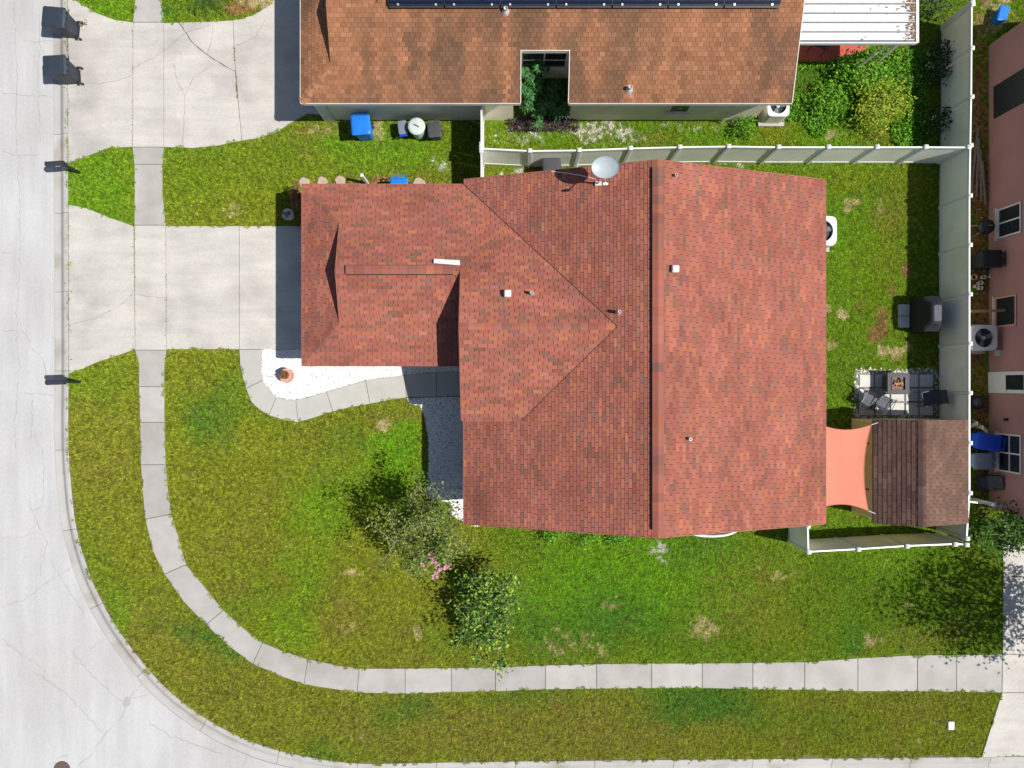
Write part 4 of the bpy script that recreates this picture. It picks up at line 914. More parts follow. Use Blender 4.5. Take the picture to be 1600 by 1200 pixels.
BLOB = [  # px, py, rx, ry, kind, strength
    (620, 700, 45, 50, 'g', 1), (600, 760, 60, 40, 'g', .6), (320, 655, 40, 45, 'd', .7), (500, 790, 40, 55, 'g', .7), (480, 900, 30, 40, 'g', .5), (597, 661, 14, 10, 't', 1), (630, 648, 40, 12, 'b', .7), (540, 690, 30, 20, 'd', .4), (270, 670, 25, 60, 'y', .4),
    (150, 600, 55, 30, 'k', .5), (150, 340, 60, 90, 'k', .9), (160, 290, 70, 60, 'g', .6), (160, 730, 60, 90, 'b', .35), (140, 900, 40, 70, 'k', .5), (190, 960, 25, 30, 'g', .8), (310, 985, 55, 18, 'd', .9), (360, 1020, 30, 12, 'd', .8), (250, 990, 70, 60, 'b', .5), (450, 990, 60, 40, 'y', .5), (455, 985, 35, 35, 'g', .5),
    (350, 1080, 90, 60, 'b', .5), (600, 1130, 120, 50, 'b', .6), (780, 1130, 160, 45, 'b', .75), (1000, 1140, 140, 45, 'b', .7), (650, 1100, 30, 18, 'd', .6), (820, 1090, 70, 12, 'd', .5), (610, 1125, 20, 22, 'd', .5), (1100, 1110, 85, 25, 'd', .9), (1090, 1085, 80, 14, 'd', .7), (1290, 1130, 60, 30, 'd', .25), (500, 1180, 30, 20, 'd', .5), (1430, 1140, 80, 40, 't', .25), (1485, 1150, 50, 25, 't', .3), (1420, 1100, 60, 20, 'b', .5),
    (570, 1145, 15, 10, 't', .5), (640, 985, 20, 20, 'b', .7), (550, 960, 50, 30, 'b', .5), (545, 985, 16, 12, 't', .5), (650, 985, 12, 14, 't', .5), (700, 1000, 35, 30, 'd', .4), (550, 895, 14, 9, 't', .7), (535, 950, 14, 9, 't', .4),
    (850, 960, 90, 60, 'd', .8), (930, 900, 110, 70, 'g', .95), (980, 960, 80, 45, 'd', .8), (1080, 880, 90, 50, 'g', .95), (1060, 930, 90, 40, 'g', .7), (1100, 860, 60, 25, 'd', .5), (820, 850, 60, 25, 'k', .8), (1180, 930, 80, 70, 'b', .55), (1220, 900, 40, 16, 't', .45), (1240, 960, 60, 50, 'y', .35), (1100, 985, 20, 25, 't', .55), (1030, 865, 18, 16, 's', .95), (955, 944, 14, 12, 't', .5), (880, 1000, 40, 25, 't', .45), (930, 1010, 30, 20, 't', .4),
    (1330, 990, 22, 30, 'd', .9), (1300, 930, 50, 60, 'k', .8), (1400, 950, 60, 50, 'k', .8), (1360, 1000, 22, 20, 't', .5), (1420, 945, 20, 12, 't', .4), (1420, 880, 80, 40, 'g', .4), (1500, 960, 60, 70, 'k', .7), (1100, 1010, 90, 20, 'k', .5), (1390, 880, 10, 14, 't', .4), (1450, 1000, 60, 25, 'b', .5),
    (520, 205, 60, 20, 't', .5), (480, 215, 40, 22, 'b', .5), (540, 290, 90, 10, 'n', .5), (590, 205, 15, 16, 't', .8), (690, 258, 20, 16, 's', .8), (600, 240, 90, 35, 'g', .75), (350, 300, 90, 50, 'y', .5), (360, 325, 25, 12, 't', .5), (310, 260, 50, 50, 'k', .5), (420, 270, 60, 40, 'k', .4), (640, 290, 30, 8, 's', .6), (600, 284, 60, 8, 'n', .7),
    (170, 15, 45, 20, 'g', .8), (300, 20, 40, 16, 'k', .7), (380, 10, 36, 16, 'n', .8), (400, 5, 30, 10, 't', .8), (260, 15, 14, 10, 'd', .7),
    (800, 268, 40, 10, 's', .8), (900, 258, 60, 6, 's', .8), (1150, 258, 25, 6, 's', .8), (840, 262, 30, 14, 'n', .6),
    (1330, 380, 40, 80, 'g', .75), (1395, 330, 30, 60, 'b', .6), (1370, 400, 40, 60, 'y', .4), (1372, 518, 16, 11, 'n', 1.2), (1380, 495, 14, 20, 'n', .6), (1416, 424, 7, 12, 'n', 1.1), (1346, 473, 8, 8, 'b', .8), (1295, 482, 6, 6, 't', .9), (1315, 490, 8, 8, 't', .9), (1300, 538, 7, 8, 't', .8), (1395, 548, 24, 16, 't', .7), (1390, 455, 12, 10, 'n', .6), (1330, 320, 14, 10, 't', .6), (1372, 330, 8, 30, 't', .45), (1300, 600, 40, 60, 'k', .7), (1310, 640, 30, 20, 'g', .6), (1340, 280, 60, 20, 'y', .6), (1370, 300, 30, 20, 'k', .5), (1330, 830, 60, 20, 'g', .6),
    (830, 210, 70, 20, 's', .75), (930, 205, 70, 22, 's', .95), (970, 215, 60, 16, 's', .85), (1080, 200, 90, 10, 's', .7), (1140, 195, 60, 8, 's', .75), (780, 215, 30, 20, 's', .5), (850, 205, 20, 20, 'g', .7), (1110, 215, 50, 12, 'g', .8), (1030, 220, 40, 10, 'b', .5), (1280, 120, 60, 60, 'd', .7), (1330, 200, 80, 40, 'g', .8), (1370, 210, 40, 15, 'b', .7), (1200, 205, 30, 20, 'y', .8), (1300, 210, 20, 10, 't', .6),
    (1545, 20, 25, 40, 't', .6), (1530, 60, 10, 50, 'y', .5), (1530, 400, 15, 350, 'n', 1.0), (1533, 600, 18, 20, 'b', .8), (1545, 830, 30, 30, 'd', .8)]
def lawn_col(x, y):
    px = 800 + x * F / CAM_H; py = 600 - y * F / CAM_H
    n1 = fbm(x, y, 2.6, 1, 4)[:, None]; n2 = fbm(x, y, .9, 40, 3)[:, None]; n3 = fbm(x, y, 4.5, 77, 3)[:, None]
    o, yv, g, k, b = [np.array(KIND[q]) for q in 'oygkb']
    c = o[None] * np.ones((len(x), 1))
    gw = np.clip((px - 740) / 300, 0, 1)[:, None] * .75 + np.clip((330 - py) / 120, 0, 1)[:, None] * .55
    gw = np.where(py[:, None] > 1080, .08, gw); gw = np.clip(gw, 0, .8)
    c = c * (1 - gw) + (g * .45 + k * .55) * gw
    w = np.clip((n1 - .5) * 3, 0, 1) * .45; c = c * (1 - w) + yv * w
    w = np.clip((.47 - n3) * 4, 0, 1) * .5; c = c * (1 - w) + k * w
    w = np.clip((n2 - .58) * 5, 0, 1) * .45; c = c * (1 - w) + b * w
    j1 = (fbm(x, y, .8, 91, 3) - .5) * 60; j2 = (fbm(x, y, .8, 133, 3) - .5) * 60; rg = fbm(x, y, .22, 55, 3); rs = fbm(x, y, .13, 66, 3)
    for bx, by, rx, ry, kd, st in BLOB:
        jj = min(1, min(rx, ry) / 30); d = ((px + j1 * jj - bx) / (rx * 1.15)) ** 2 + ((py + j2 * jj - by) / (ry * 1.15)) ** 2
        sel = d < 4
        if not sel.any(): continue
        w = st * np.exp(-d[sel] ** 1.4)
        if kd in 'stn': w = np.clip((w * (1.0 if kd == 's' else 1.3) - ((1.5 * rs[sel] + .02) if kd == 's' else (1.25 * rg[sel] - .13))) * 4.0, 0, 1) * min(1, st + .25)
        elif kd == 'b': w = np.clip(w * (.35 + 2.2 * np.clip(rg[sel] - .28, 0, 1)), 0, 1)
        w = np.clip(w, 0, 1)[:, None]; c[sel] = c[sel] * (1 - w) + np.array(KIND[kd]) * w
    return c
gx = np.arange(-19.5, 29, .14); gy = np.arange(-16.5, 17.5, .14)
XX, YY = np.meshgrid(gx, gy); m = inside(XX, YY, plot)
cells = m[:-1, :-1] & m[1:, :-1] & m[:-1, 1:] & m[1:, 1:]
idx = -np.ones(XX.shape, int); use = np.zeros(XX.shape, bool)
for a in (0, 1):
    for b in (0, 1): use[a:use.shape[0] - 1 + a, b:use.shape[1] - 1 + b] |= cells
idx[use] = np.arange(use.sum()); vx, vy = XX[use], YY[use]
jj, ii = np.nonzero(cells)
quads = np.stack([idx[jj, ii], idx[jj, ii + 1], idx[jj + 1, ii + 1], idx[jj + 1, ii]], 1)
vz = -.02 + .012 * (fbm(vx, vy, 1.2, 3) - .5)
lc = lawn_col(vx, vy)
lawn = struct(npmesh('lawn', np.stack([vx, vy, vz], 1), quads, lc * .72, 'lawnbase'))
# edging strip under the kerb line so no gap shows
inn = offset(kerb, -outer_sign * .3)
mbk = MB(); mbk.loft([[(p.x, p.y, -.2), (q.x, q.y, -.2), (q.x, q.y, -.025), (p.x, p.y, -.025)] for p, q in zip(kerb, inn)]); struct(mbk.build('verge_soil', 'soil'))
# blades
DENS = 2300
NB_ = int(DENS * 45.5 * 32.5)
bx_ = rng.uniform(-18.0, 22.6, NB_); by_ = rng.uniform(-15.6, 15.8, NB_)
ex = (fbm(bx_, by_, .2, 201, 3) - .5) * .42; ey = (fbm(bx_, by_, .2, 301, 3) - .5) * .42
keep = lawn_mask(bx_ + ex, by_ + ey)
bx_, by_ = bx_[keep], by_[keep]
dn = fbm(bx_, by_, .22, 411, 2)
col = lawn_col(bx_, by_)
sand = np.clip((col[:, 0] - .30) / .18, 0, 1)
keep = (rng.random(len(bx_)) < (.55 + .9 * (dn - .3)) * (1 - .62 * sand)); bx_, by_, col = bx_[keep], by_[keep], col[keep]
# weeds in the concrete joints
for pts_, m_ in ([(106.5, 60), (106.5, 256)], 420), ([(107, 318), (107.5, 584)], 160), ([(365, 32), (367, 90), (369, 108), (371, 150), (378, 220)], 260), ([(368, 105), (368.5, 113)], 160), ([(260, 354), (260, 546)], 70), ([(208, 36), (207, 230)], 60):
    q_ = resample(PP(pts_), .05); ii_ = rng.integers(0, len(q_), m_); wx = np.array([q_[i].x for i in ii_]) + rng.normal(0, .018, m_); wy = np.array([q_[i].y for i in ii_]) + rng.normal(0, .03, m_)
    kk = fbm(wx, wy, .5, 19, 2) > .42; bx_ = np.concatenate([bx_, wx[kk]]); by_ = np.concatenate([by_, wy[kk]]); col = np.concatenate([col, np.tile([.13, .13, .035], (kk.sum(), 1))])
n = len(bx_); print('blades', n)
an = rng.uniform(0, 6.2832, n); tuft = np.clip((fbm(bx_, by_, .07, 733, 2) - .5) * 1.8 + .5, 0, 1); ln = rng.uniform(.04, .085, n); hgt = rng.uniform(.010, .046, n) * (.4 + 1.3 * tuft); wd = rng.uniform(.0065, .0145, n)
br = (rng.uniform(.45, 1.65, n) * (.34 + 1.36 * tuft))[:, None]; dry = (rng.random(n) < .11)[:, None]
col = col * br; col = np.where(dry, col * .4 + np.array([.30, .26, .07]) * .75, col)
dark = (rng.random(n) < .15)[:, None]; col = np.where(dark, col * np.array([.55, .75, .6]), col)
ca, sa_ = np.cos(an), np.sin(an); onl = lawn_mask(bx_, by_); zb = np.where(onl, -.015, .028); hgt = np.where(onl, hgt, hgt * .4); ln = np.where(onl, ln, ln * .7)
v0 = np.stack([bx_ - sa_ * wd, by_ + ca * wd, zb], 1); v1 = np.stack([bx_ + sa_ * wd, by_ - ca * wd, zb], 1); v2 = np.stack([bx_ + ca * ln, by_ + sa_ * ln, hgt + zb + .015], 1)
V = np.stack([v0, v1, v2], 1).reshape(-1, 3); T = np.arange(3 * n).reshape(-1, 3)
gob = struct(npmesh('grass', V, T, np.repeat(col, 3, 0), 'grass'), 'stuff'); tag(gob, 'short mown lawn grass, olive to bright green', 'grass')

# gravel beds: base sheet and loose stones
def gravel(name, poly, dens, label, holes=()):
    b = struct(MB().prism(inset(poly, .01), -.06, .006).build(name, 'whitegravel'))
    xs = [p[0] for p in poly]; ys = [p[1] for p in poly]; N = int(dens * (max(xs) - min(xs)) * (max(ys) - min(ys)))
    x = rng.uniform(min(xs), max(xs), N); y = rng.uniform(min(ys), max(ys), N); k = inside(x, y, poly); x, y = x[k], y[k]; n = len(x)
    r = rng.uniform(.015, .042, n); a = rng.uniform(0, 6.28, n); off = np.array([(1, 0, 0), (-.3, .85, 0), (-.8, -.2, 0), (.1, -.8, 0), (0, 0, .8)])
    V = np.zeros((n, 5, 3))
    for i, (ox, oy, oz) in enumerate(off):
        V[:, i, 0] = x + r * (ox * np.cos(a) - oy * np.sin(a)); V[:, i, 1] = y + r * (ox * np.sin(a) + oy * np.cos(a)); V[:, i, 2] = .004 + r * oz
    T = np.array([(0, 1, 4), (1, 2, 4), (2, 3, 4), (3, 0, 4)])[None] + 5 * np.arange(n)[:, None, None]
    c = np.array([.82, .82, .81])[None] * rng.uniform(.62, 1.08, n)[:, None]; dk = rng.random(n) < .10; c[dk] *= .3
    o = struct(npmesh('gravel_stones', V.reshape(-1, 3), T.reshape(-1, 3), np.repeat(c, 5, 0), 'stone', b), 'stuff'); return b
gravel('gravel_bed', garage_bed, 900, ''); gravel('gravel_bed', side_bed, 900, '')
n_ = 0
mb = MB()
ring = [(pad[0][0] + (pad[1][0] - pad[0][0]) * u, pad[0][1] + (pad[2][1] - pad[0][1]) * v) for u, v in [(random.random(), random.choice((0, 1))) if random.random() < .6 else (random.choice((0, 1)), random.random()) for _ in range(420)]]
for x, y in ring:
    x += random.gauss(0, .05); y += random.gauss(0, .05); r = random.uniform(.02, .05); c = random.choice([(.6, .58, .54), (.45, .42, .38), (.7, .68, .64), (.25, .23, .2)])
    mb.lathe([(r, 0), (r * .8, r * .5), (r * .3, r * .7)], (x, y, .0), 6, col=c)
struct(mb.build('pebble_border', 'stone', pb, attr=True), 'stuff')

# ------------------------------------------------------------------ plants
def leaf_mesh(name, pts, size, cols, parent, up=.9, asp=.55):
    pts = np.asarray(pts); n = len(pts); s_ = rng.uniform(.6, 1.3, n) * size
    nrm = rng.normal(0, 1, (n, 3)); nrm[:, 2] = np.abs(nrm[:, 2]) + up; nrm /= np.linalg.norm(nrm, axis=1)[:, None]
    d = rng.normal(0, 1, (n, 3)); d -= nrm * (d * nrm).sum(1)[:, None]; d /= np.linalg.norm(d, axis=1)[:, None]; e = np.cross(nrm, d)
    L_ = s_[:, None]; a = pts - d * L_ * .5; b = pts + e * L_ * asp * .5 + nrm * L_ * .06; c = pts + d * L_ * .5 - nrm * L_ * .08; f = pts - e * L_ * asp * .5 + nrm * L_ * .06
    V = np.stack([a, b, c, f], 1).reshape(-1, 3); T = np.arange(4 * n).reshape(-1, 4)
    cc = np.array(cols)[rng.integers(0, len(cols), n)] * rng.uniform(.7, 1.35, n)[:, None]
    return npmesh(name, V, T, np.repeat(cc, 4, 0), 'leaf', parent)
def tree(name, label, base, h, rad, cols, leaf, nleaf, bark='bark', nl=7, sub=4, sig=.22, z0=.3, flowers=0, group=None, cat='tree', ecc=(1, 1), trunk_r=.05, stems=1, fl_bias=None, seed=1, dead=0):
    rr = random.Random(seed); t = thing(name, label, cat, (base[0], base[1], 0), 0, group); mb = MB(); ends = []
    for s_ in range(stems):
        a = rr.uniform(0, 6.28); fork = Vector((.12 * stems * math.cos(a) * (stems > 1), .12 * stems * math.sin(a) * (stems > 1), h * z0)); mb.tube([(0, 0, -.03), fork * .5, fork], trunk_r, 7, trunk_r * .75)
        for i in range(nl):
            a = 6.283 * (i + rr.random() * .8) / nl; f = rr.uniform(.35, .85); tip = Vector((rad * f * math.cos(a) * ecc[0], rad * f * math.sin(a) * ecc[1], h * rr.uniform(.55, .93) * (1 - .25 * f * f)))
            mid = fork.lerp(tip, .5) + Vector((rr.gauss(0, .06), rr.gauss(0, .06), h * .06)); mb.tube([fork, mid, tip], trunk_r * .55, 6, trunk_r * .22); ends.append(tip)
            for k in range(sub):
                st = mid.lerp(tip, rr.uniform(.2, 1)); e = st + Vector((rr.gauss(0, rad * .30) * ecc[0], rr.gauss(0, rad * .30) * ecc[1], rr.uniform(-.06, .16) * h)); mb.tube([st, st.lerp(e, .5) + Vector((0, 0, .03)), e], trunk_r * .22, 5, trunk_r * .08); ends.append(e)
    mb.build('trunk' if cat == 'tree' else 'stem', bark, t)
    if dead:
        for k in range(dead):
            mb = MB(); e = rr.choice(ends); d = Vector((rr.gauss(0, .3), rr.gauss(0, .3), rr.uniform(.05, .25))); mb.tube([e, e + d * .6 + Vector((.04, .02, .0)), e + d], .009, 4, .004)
            mb.build('bare_twig', 'bark', t)
    E = np.array([tuple(e) for e in ends]); wts = np.array([rr.uniform(.25, 1) for _ in ends]); wts /= wts.sum()
    pk = E[rng.choice(len(E), nleaf, p=wts)] + rng.normal(0, 1, (nleaf, 3)) * np.array([sig, sig, sig * .8]); pk[:, 2] = np.maximum(pk[:, 2], .04)
    leaf_mesh('crown' if cat == 'tree' else 'foliage', pk, leaf, cols, t)
    if flowers:
        tops_ = sorted(ends, key=lambda e: -e.z if fl_bias is None else (e.xy - Vector(fl_bias)).length)[:max(3, flowers)]
        for k in range(flowers):
            e = tops_[k % len(tops_)] + Vector((rr.gauss(0, .16), rr.gauss(0, .16), .28)); mb = MB()
            for q in range(5):
                c = e + Vector((rr.gauss(0, .045), rr.gauss(0, .045), rr.gauss(0, .03))); a = rr.uniform(0, 6.28); s2 = rr.uniform(.03, .06)
                mb.add([c + Vector((s2 * math.cos(a + b), s2 * math.sin(a + b), .015 * math.sin(3 * b))) for b in (0, 1.26, 2.51, 3.77, 5.03)], [(0, 1, 2, 3, 4)])
            mb.build('flower', 'flower', t)
    return t
OLIVE = [(.14, .21, .03), (.18, .24, .045), (.10, .16, .022), (.24, .26, .075), (.07, .12, .02)]
GLOSS = [(.06, .14, .03), (.04, .10, .028), (.10, .20, .03), (.24, .33, .04), (.035, .08, .025), (.15, .26, .035)]
GL2 = [(.08, .18, .03), (.055, .13, .03), (.13, .26, .035), (.32, .42, .05), (.045, .10, .028), (.20, .33, .04)]
tree('flowering_tree', 'sparse grey green small tree with pink flowers by the house corner', (-3.0, -5.42), 3.8, 1.6, OLIVE, .105, 5200, nl=8, sub=7, sig=.16, z0=.25, flowers=16, trunk_r=.05, ecc=(.95, 1.05), fl_bias=(.25, -1.0), seed=4, stems=2, dead=34)
tree('evergreen_tree', 'glossy dark green small tree above the sidewalk with bare twigs', (-.9, -8.35), 2.2, 1.30, GL2, .14, 3600, nl=9, sub=6, sig=.19, z0=.2, trunk_r=.05, ecc=(.95, 1.1), seed=8, dead=26)
tree('shade_tree', 'leafy tree beyond the right edge whose shadow dapples lawn and driveway', (21.6, -9.2), 7.2, 2.3, GLOSS, .15, 5000, 'barkdark', nl=10, sub=6, sig=.42, z0=.35, trunk_r=.08, seed=12)
tree('corner_shrub', 'dense green shrub below the pink house by the corner driveway', (18.9, -5.6), 1.9, .95, [(.06, .14, .025), (.09, .18, .03), (.04, .09, .02)], .13, 1900, nl=7, sub=5, sig=.22, cat='shrub', seed=3)
YG = [(.30, .38, .02), (.20, .34, .02), (.36, .38, .04), (.12, .27, .02), (.26, .28, .03)]
GR = [(.09, .27, .012), (.13, .33, .018), (.07, .20, .012), (.17, .35, .02), (.05, .14, .010)]
tree('yellow_shrub', 'low yellow green shrub in the yard of the orange roofed house', (14.2, 10.9), .85, .95, YG, .10, 2600, nl=9, sub=6, sig=.2, z0=.15, cat='shrub', trunk_r=.03, seed=21)
tree('green_shrub', 'low bright green leafy bush below the white patio cover', (13.6, 12.1), .7, .9, GR, .12, 2000, nl=9, sub=5, sig=.2, z0=.15, cat='shrub', trunk_r=.03, seed=22, ecc=(1.2, .7))
tree('dark_shrub', 'low dark green bush in the grass left of the yellow green shrub', (12.4, 11.1), .6, .7, GR, .11, 1100, nl=7, sub=5, sig=.18, z0=.15, cat='shrub', trunk_r=.03, seed=23)
tree('wall_shrub', 'small green weed bush at the house wall beside the air conditioner', (9.1, 10.1), .5, .45, GR, .10, 420, nl=6, sub=4, sig=.13, z0=.15, cat='shrub', trunk_r=.02, seed=24)
for i, (x, y, h, r, lab) in enumerate([(1.6, -5.75, .6, .5, 'low green shrub under the lower red eave, leftmost of the row'), (2.9, -5.8, .6, .55, 'low green shrub under the lower red eave, middle of the row'), (3.9, -5.85, .55, .5, 'low green shrub under the lower red eave, rightmost of the row')]):
    tree('foundation_shrub', lab, (x, y), h, r, GR, .09, 620, nl=7, sub=4, sig=.13, z0=.15, cat='shrub', trunk_r=.02, seed=30 + i, group='shrubs along the lower wall')
for i, (px_, py_, lab) in enumerate([(1470, 12, 'dark vine clump climbing the white fence near the top edge'), (1478, 84, 'dark vine clump on the white fence above the orange stain'), (1476, 110, 'dark vine clump at the foot of the white fence'), (1476, 185, 'dark vine clump low on the white fence near its corner')]):
    if i == 1: lab = 'largest dark vine clump hanging over the white fence foot'
    x, y = P(px_, py_, .4); tree('fence_vine', lab, (x - .25, y), .8, .5, [(.04, .08, .03), (.03, .06, .025), (.06, .09, .05)], .13, 260, nl=5, sub=3, sig=.16, z0=.2, cat='vine', trunk_r=.015, seed=40 + i, group='vines on the white fence')
# broad leaved ground cover in the neighbour's yard (uncountable)
N2 = 16000; x = rng.uniform(10.6, 16.4, N2); y = rng.uniform(9.3, 13.2, N2); dn = fbm(x, y, 1.1, 600, 3)
k = (dn > .34 + np.clip((10.4 - y) * .25, 0, .3)) & lawn_mask(x, y); x, y = x[k], y[k]
struct(leaf_mesh('ground_cover', np.stack([x, y, rng.uniform(.03, .16, len(x))], 1), .11, GR, None), 'stuff')
# rosette plants
def rosette(mb, c, n, L_, w, cols, tilt=.35, droop=.5):
    a0 = random.uniform(0, 6.28)
    for i in range(n):
        a = a0 + 6.283 * i / n + random.uniform(-.15, .15); d = Vector((math.cos(a), math.sin(a), 0)); s_ = Vector((-d.y, d.x, 0)); l = L_ * random.uniform(.8, 1.15); tl = tilt + random.uniform(-.15, .15); col = random.choice(cols); f = random.uniform(.8, 1.25)
        p = [c + d * l * .08, c + d * l * .5 + Vector((0, 0, l * tl)), c + d * l + Vector((0, 0, l * (tl - droop * .6)))]
        mb.add([p[0], p[1] + s_ * w * .5, p[2], p[1] - s_ * w * .5], [(0, 1, 2, 3)], tuple(q * f for q in col))
sch = thing('umbrella_plant', 'tall umbrella plant with finger leaves in the notch of the orange roofed house', 'plant', (.75, 11.1, 0))
mb = MB(); sm = MB()
for k in range(40):
    v = random.random(); c = Vector((random.gauss(0, .28) + (.25 if v < .25 else 0), -.85 + 1.7 * v + random.gauss(0, .1), random.uniform(.5, 1.1) + .6 * v)); rosette(mb, c, 9, .26, .085, [(.05, .16, .045), (.07, .20, .06), (.035, .11, .035)], .2)
    sm.tube([(c.x * .4, c.y * .8, 0), (c.x * .8, c.y, c.z * .6), c], .015, 5)
mb.build('foliage', 'leaf', sch, attr=True); sm.build('stem', 'barkdark', sch)
sch2 = thing('shaded_plant', 'umbrella plant in shade at the right of the roof notch', 'plant', (1.55, 10.9, 0)); mb = MB(); sm = MB()
for k in range(26):
    c = Vector((random.gauss(0, .25), random.uniform(-.7, .6), random.uniform(.4, .95))); rosette(mb, c, 9, .25, .085, [(.04, .13, .04), (.05, .15, .05), (.03, .09, .03)], .2); sm.tube([(c.x * .4, c.y * .8, 0), c], .013, 5)  # same leaves in darker tones, shade of the notch put into their colour
mb.build('foliage', 'leaf', sch2, attr=True); sm.build('stem', 'barkdark', sch2)
pur = struct(leaf_mesh('purple_ground_cover', np.stack([rng.uniform(-.15, 2.6, 800), rng.uniform(9.95, 10.6, 800), rng.uniform(.02, .2, 800)], 1)[:], .10, [(.055, .022, .06), (.035, .016, .04), (.075, .035, .07)], None), 'stuff')
cr = thing('red_leaf_plant', 'bushy plant with red and green leaves at the garage corner', 'plant', (-8.35, 7.12, 0)); mb = MB(); sm = MB()
for k in range(16):
    c = Vector((random.gauss(0, .16), random.gauss(0, .25), random.uniform(.4, .95))); rosette(mb, c, 8, .22, .075, [(.22, .05, .04), (.30, .10, .06), (.10, .05, .035), (.08, .12, .03)], .35); sm.tube([(c.x * .3, c.y * .4, 0), c], .012, 5)
mb.build('foliage', 'leaf', cr, attr=True); sm.build('stem', 'barkdark', cr)
def pot(label, loc, r, h, m, cols, n, name='flower_pot'):
    t = thing(name, label, 'flower pot', loc); mb = MB(); mb.lathe([(r * .68, 0), (r * .95, h * .86), (r * 1.05, h * .87), (r * 1.05, h), (r * .9, h), (r * .88, h * .88)], n=24); mb.build('pot', m, t)
    MB().lathe([(r * .87, h * .82), (r * .87, h * .86)], n=20).build('potting_soil', 'soil', t)
    mb = MB()
    for k in range(n): c = Vector((random.gauss(0, r * .3), random.gauss(0, r * .3), h + random.uniform(.02, .16))); rosette(mb, c, 7, r * .42, r * .18, cols, .4)
    mb.build('foliage', 'leaf', t, attr=True); return t
pot('pink terracotta pot with red and green plant on the white gravel', (-8.78, .32, .01), .27, .42, 'terracotta', [(.10, .16, .03), (.30, .06, .04), (.16, .14, .04), (.22, .05, .03)], 12)
pot('pale pot in the shade beside the garage door corner', (-8.75, 6.62, .0), .21, .40, 'potwhite', [(.07, .12, .03), (.10, .14, .04)], 5)
pm = thing('palm_shrub', 'palm shrub with long fronds above the upper driveway at the top edge', 'palm', (-11.9, 15.25, 0)); mb = MB()
for i in range(12):
    a = 6.283 * i / 12 + random.uniform(-.2, .2); l = random.uniform(.8, 1.15)
    for k in range(14):
        u = k / 14; c = Vector((math.cos(a) * l * u, math.sin(a) * l * u, .35 + .75 * u - .9 * u * u)); 
        for sg in (-1, 1):
            b = a + sg * .9; e = c + Vector((math.cos(b), math.sin(b), -.25)) * .28 * (1 - u * .6); s_ = Vector((math.cos(a), math.sin(a), 0)) * .02
            mb.add([c - s_, c + s_, e], [(0, 1, 2)], (.06, .12, .03) if k % 3 else (.12, .16, .04))
mb.build('frond', 'leaf', pm, attr=True); mb = MB(); mb.lathe([(.12, 0), (.1, .2), (.06, .38)], n=10); mb.build('trunk', 'barkdark', pm)

# ------------------------------------------------------------------ small things by the garage wall
po = thing('white_post', 'short white post standing at the upper eave of the garage', 'post', (-5.70, 7.92, 0))
MB().box((0, 0, .55), (.09, .09, 1.1)).build('shaft', 'vinylwhite', po); mb = MB(); mb.loft([mb.rrect((0, 0), .12, .12, .01, 1.1, 1), mb.rrect((0, 0), .12, .12, .01, 1.13, 1), mb.rrect((0, 0), .03, .03, .01, 1.16, 1)]); mb.build('cap', 'vinylwhite', po)
for (px_, py_, r, lab) in [(476, 286, .22, 'tan stepping stone at the garage corner under the eave'), (504, 284, .20, 'second tan stepping stone along the garage eave'), (532, 283, .21, 'third tan stepping stone along the garage eave'), (655, 288, .26, 'round tan stepping stone right of the blue lidded bin')]:
    x, y = P(px_, py_); mb = MB(); n = 11; ring = [(r * (1 + .12 * math.sin(i * 2.1 + px_)) * math.cos(6.2832 * i / n), r * (1 + .12 * math.cos(i * 1.7)) * math.sin(6.2832 * i / n)) for i in range(n)]
    mb.loft([[(x + a, y + b, -.03) for a, b in ring], [(x + a, y + b, .045) for a, b in ring], [(x + a * .9, y + b * .9, .06) for a, b in ring]]); tag(mb.build('stepping_stone', 'steppingstone'), lab, 'stepping stone', 'stepping stones by the garage')
mb = MB()
for k in range(26):
    x, y = P(random.gauss(131, 4), random.gauss(38, 3)); a = random.uniform(0, 6.28); q = random.uniform(.02, .05)
    mb.add([(x + q * math.cos(a + b), y + q * .6 * math.sin(a + b), SLAB_Z + .012 + random.uniform(0, .015)) for b in (0, 1.57, 3.14, 4.71)], [(0, 1, 2, 3)])
struct(mb.build('fallen_leaves', 'litter'), 'stuff')
# white utility marker on the verge
x, y = P(1485, 1133); mb = MB(); mb.loft([mb.rrect((x, y), .26, .34, .05, -.02), mb.rrect((x, y), .26, .34, .05, .05), mb.rrect((x, y), .2, .28, .05, .07)]); tag(mb.build('valve_cover', 'galv'), 'small pale grey valve cover in the verge at lower right', 'valve cover')

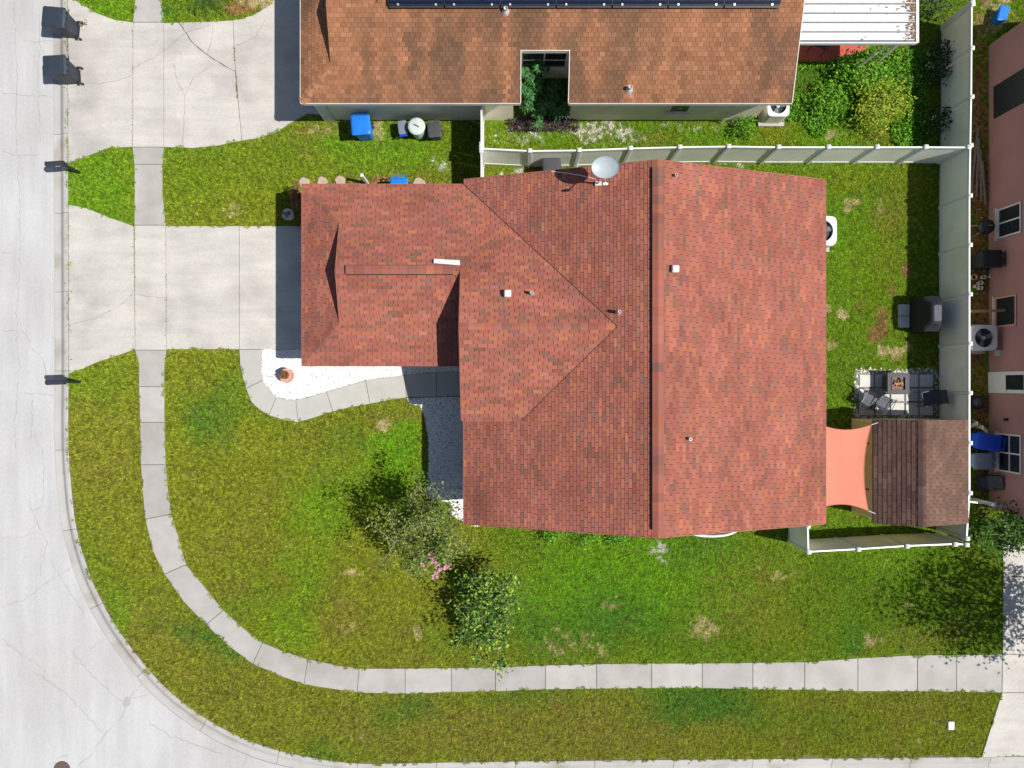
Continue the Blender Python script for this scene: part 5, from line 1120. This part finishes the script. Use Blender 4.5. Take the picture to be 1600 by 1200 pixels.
# ------------------------------------------------------------------ clutter beside the pink house
kg = thing('kettle_grill', 'round black kettle grill between fence and pink wall', 'grill', (18.25, 6.05, 0))
mb = MB(); mb.lathe([(.05, .48), (.2, .52), (.29, .64), (.30, .72), (.26, .85), (.12, .93), (.02, .95)], n=22); mb.build('bowl', 'blackmetal', kg)
for k in range(3): a = R(120 * k + 15); mb = MB(); mb.tube([(.12 * math.cos(a), .12 * math.sin(a), .55), (.28 * math.cos(a), .28 * math.sin(a), 0)], .014, 6); mb.build('leg', 'galv', kg)
mb = MB(); mb.box((0, 0, .97), (.14, .03, .03)); mb.build('handle', 'oldwood', kg)
for i, (px_, py_, r, m_, lab) in enumerate([(1522, 433, .11, 'terracotta', 'empty red pot nearest the fence by the black bin'), (1537, 433, .08, 'potwhite', 'small pale pot in the upper row by the pink wall, middle'), (1550, 431, .09, 'potwhite', 'small pale pot in the upper row closest to the pink wall'), (1532, 442, .08, 'white', 'small white pot in the middle of the pot cluster'), (1526, 447, .07, 'potwhite', 'small pale pot at the lower left of the pot cluster'), (1532, 450, .08, 'potwhite', 'small pale pot at the bottom of the pot cluster')]):
    x, y = P(px_, py_, .15); t = thing('plant_pot', lab, 'pot', (x, y, -.02), group='empty pots by the pink wall'); mb = MB(); mb.lathe([(r * .7, 0), (r, .18), (r * 1.08, .185), (r * 1.08, .21), (r * .85, .21), (r * .8, .12)], n=16); mb.build('pot', m_, t); MB().lathe([(r * .8, .08), (r * .8, .12)], n=12).build('potting_soil', 'soil', t)
x, y = P(1548, 485, .95); tag(MB().box((17.95, 2.78, 1.0), (1.7, .10, .035), R(2)).build('plank', 'wood'), 'yellow wooden plank spanning from the fence to the pink wall', 'plank')
for i in range(4):
    x, y = P(1524 + i * 4, 250 + 12 * i, .1); o = MB().box((x, y, .06 + .03 * i), (.07, 2.6 - .3 * i, .03), R(-6 + 3.5 * i)).build('board', 'oldwood')
    tag(o, ['weathered board on the ground behind the fence corner, nearest the fence', 'second weathered board from the fence behind the fence corner', 'third weathered board from the fence behind the fence corner', 'weathered board nearest the pink wall behind the fence corner'][i], 'board', 'boards behind the fence corner')
lm = thing('lawn_mower', 'black push lawn mower by the white door of the pink house', 'lawn mower', (18.2, -.72, -.02), R(90))
mb = MB(); mb.loft([mb.rrect((0, 0), .5, .62, .14, .10), mb.rrect((0, 0), .52, .64, .15, .20), mb.rrect((0, 0), .42, .5, .14, .27)]); mb.build('deck', 'black', lm)
MB().lathe([(.16, .26), (.16, .40), (.10, .45)], n=18).build('engine', 'charcoal', lm)
for sx in (-1, 1):
    for sy in (-1, 1):
        mb = MB(); n = 14; mb.loft([[(sx * .28 + dx, sy * .28 + .11 * math.cos(6.2832 * i / n), .11 + .11 * math.sin(6.2832 * i / n)) for i in range(n)] for dx in (-.03, .03)]); mb.build('wheel', 'charcoal', lm)
mb = MB(); mb.tube([(-.2, .3, .25), (-.2, .75, .8), (.2, .75, .8), (.2, .3, .25)], .014, 6); mb.build('handle', 'galv', lm)
st = thing('step_stool', 'small white folding step stool by the leaning boards', 'stool', (17.35, -1.62, 0))
MB().box((0, .16, .42), (.24, .12, .03)).build('step', 'white', st); MB().box((0, -.16, .24), (.28, .12, .03)).build('step', 'white', st)
for sx in (-1, 1): mb = MB(); mb.tube([(sx * .13, -.25, 0), (sx * .11, .16, .44), (sx * .13, .28, 0)], .015, 6); mb.build('frame', 'white', st)
for i in range(3):
    o = MB().box((17.72 + i * .14, -1.6, .72), (.04, .14, 1.5), rot=Matrix.Rotation(R(-22 + 4 * i), 3, 'Y') @ Matrix.Rotation(R(12 * i - 10), 3, 'X')).build('leaning_board', 'oldwood'); tag(o, ['leaning grey board nearest the step stool', 'middle of three leaning grey boards by the step stool', 'leaning grey board farthest from the step stool'][i], 'board', 'boards leaning by the pink house')
hs = thing('garden_hose', 'coiled tan garden hose on the ground above the white gate', 'hose', (17.75, -3.75, 0)); mb = MB(); pts = []
for i in range(150): a = i * .22; r = .42 - .0011 * i + .05 * math.sin(i * .37); pts.append((r * math.cos(a), r * .9 * math.sin(a), .02 + .0006 * i))
pts += [(.55, .1, .1), (.8, -.2, .2), (1.0, -.35, .5)]; mb.tube(pts, .016, 5); mb.build('coil', 'hose', hs)
ch = chair('dark sling chair among the clutter beside the hose', (18.35, -3.85, -.02), R(100)); ch['group'] = 'clutter by the pink house'
bt = thing('storage_tote', 'bright blue plastic tote in the top right corner', 'tote', (19.15, 14.45, 0), R(-14)); mb = MB(); mb.loft([mb.rrect((0, 0), .26, .5, .04, 0), mb.rrect((0, 0), .32, .58, .05, .36)]); mb.build('body', 'blue', bt); mb = MB(); mb.loft([mb.rrect((0, 0), .36, .62, .05, .36), mb.rrect((0, 0), .36, .62, .05, .40), mb.rrect((0, 0), .28, .52, .05, .42)]); mb.build('lid', 'blue', bt)
# chair under the patio cover
ch = chair('dark sling chair on the red patio under the white cover', (12.0, 13.3, .04), R(160)); ch['group'] = 'chair on the red patio'
print('objects', len(bpy.data.objects))
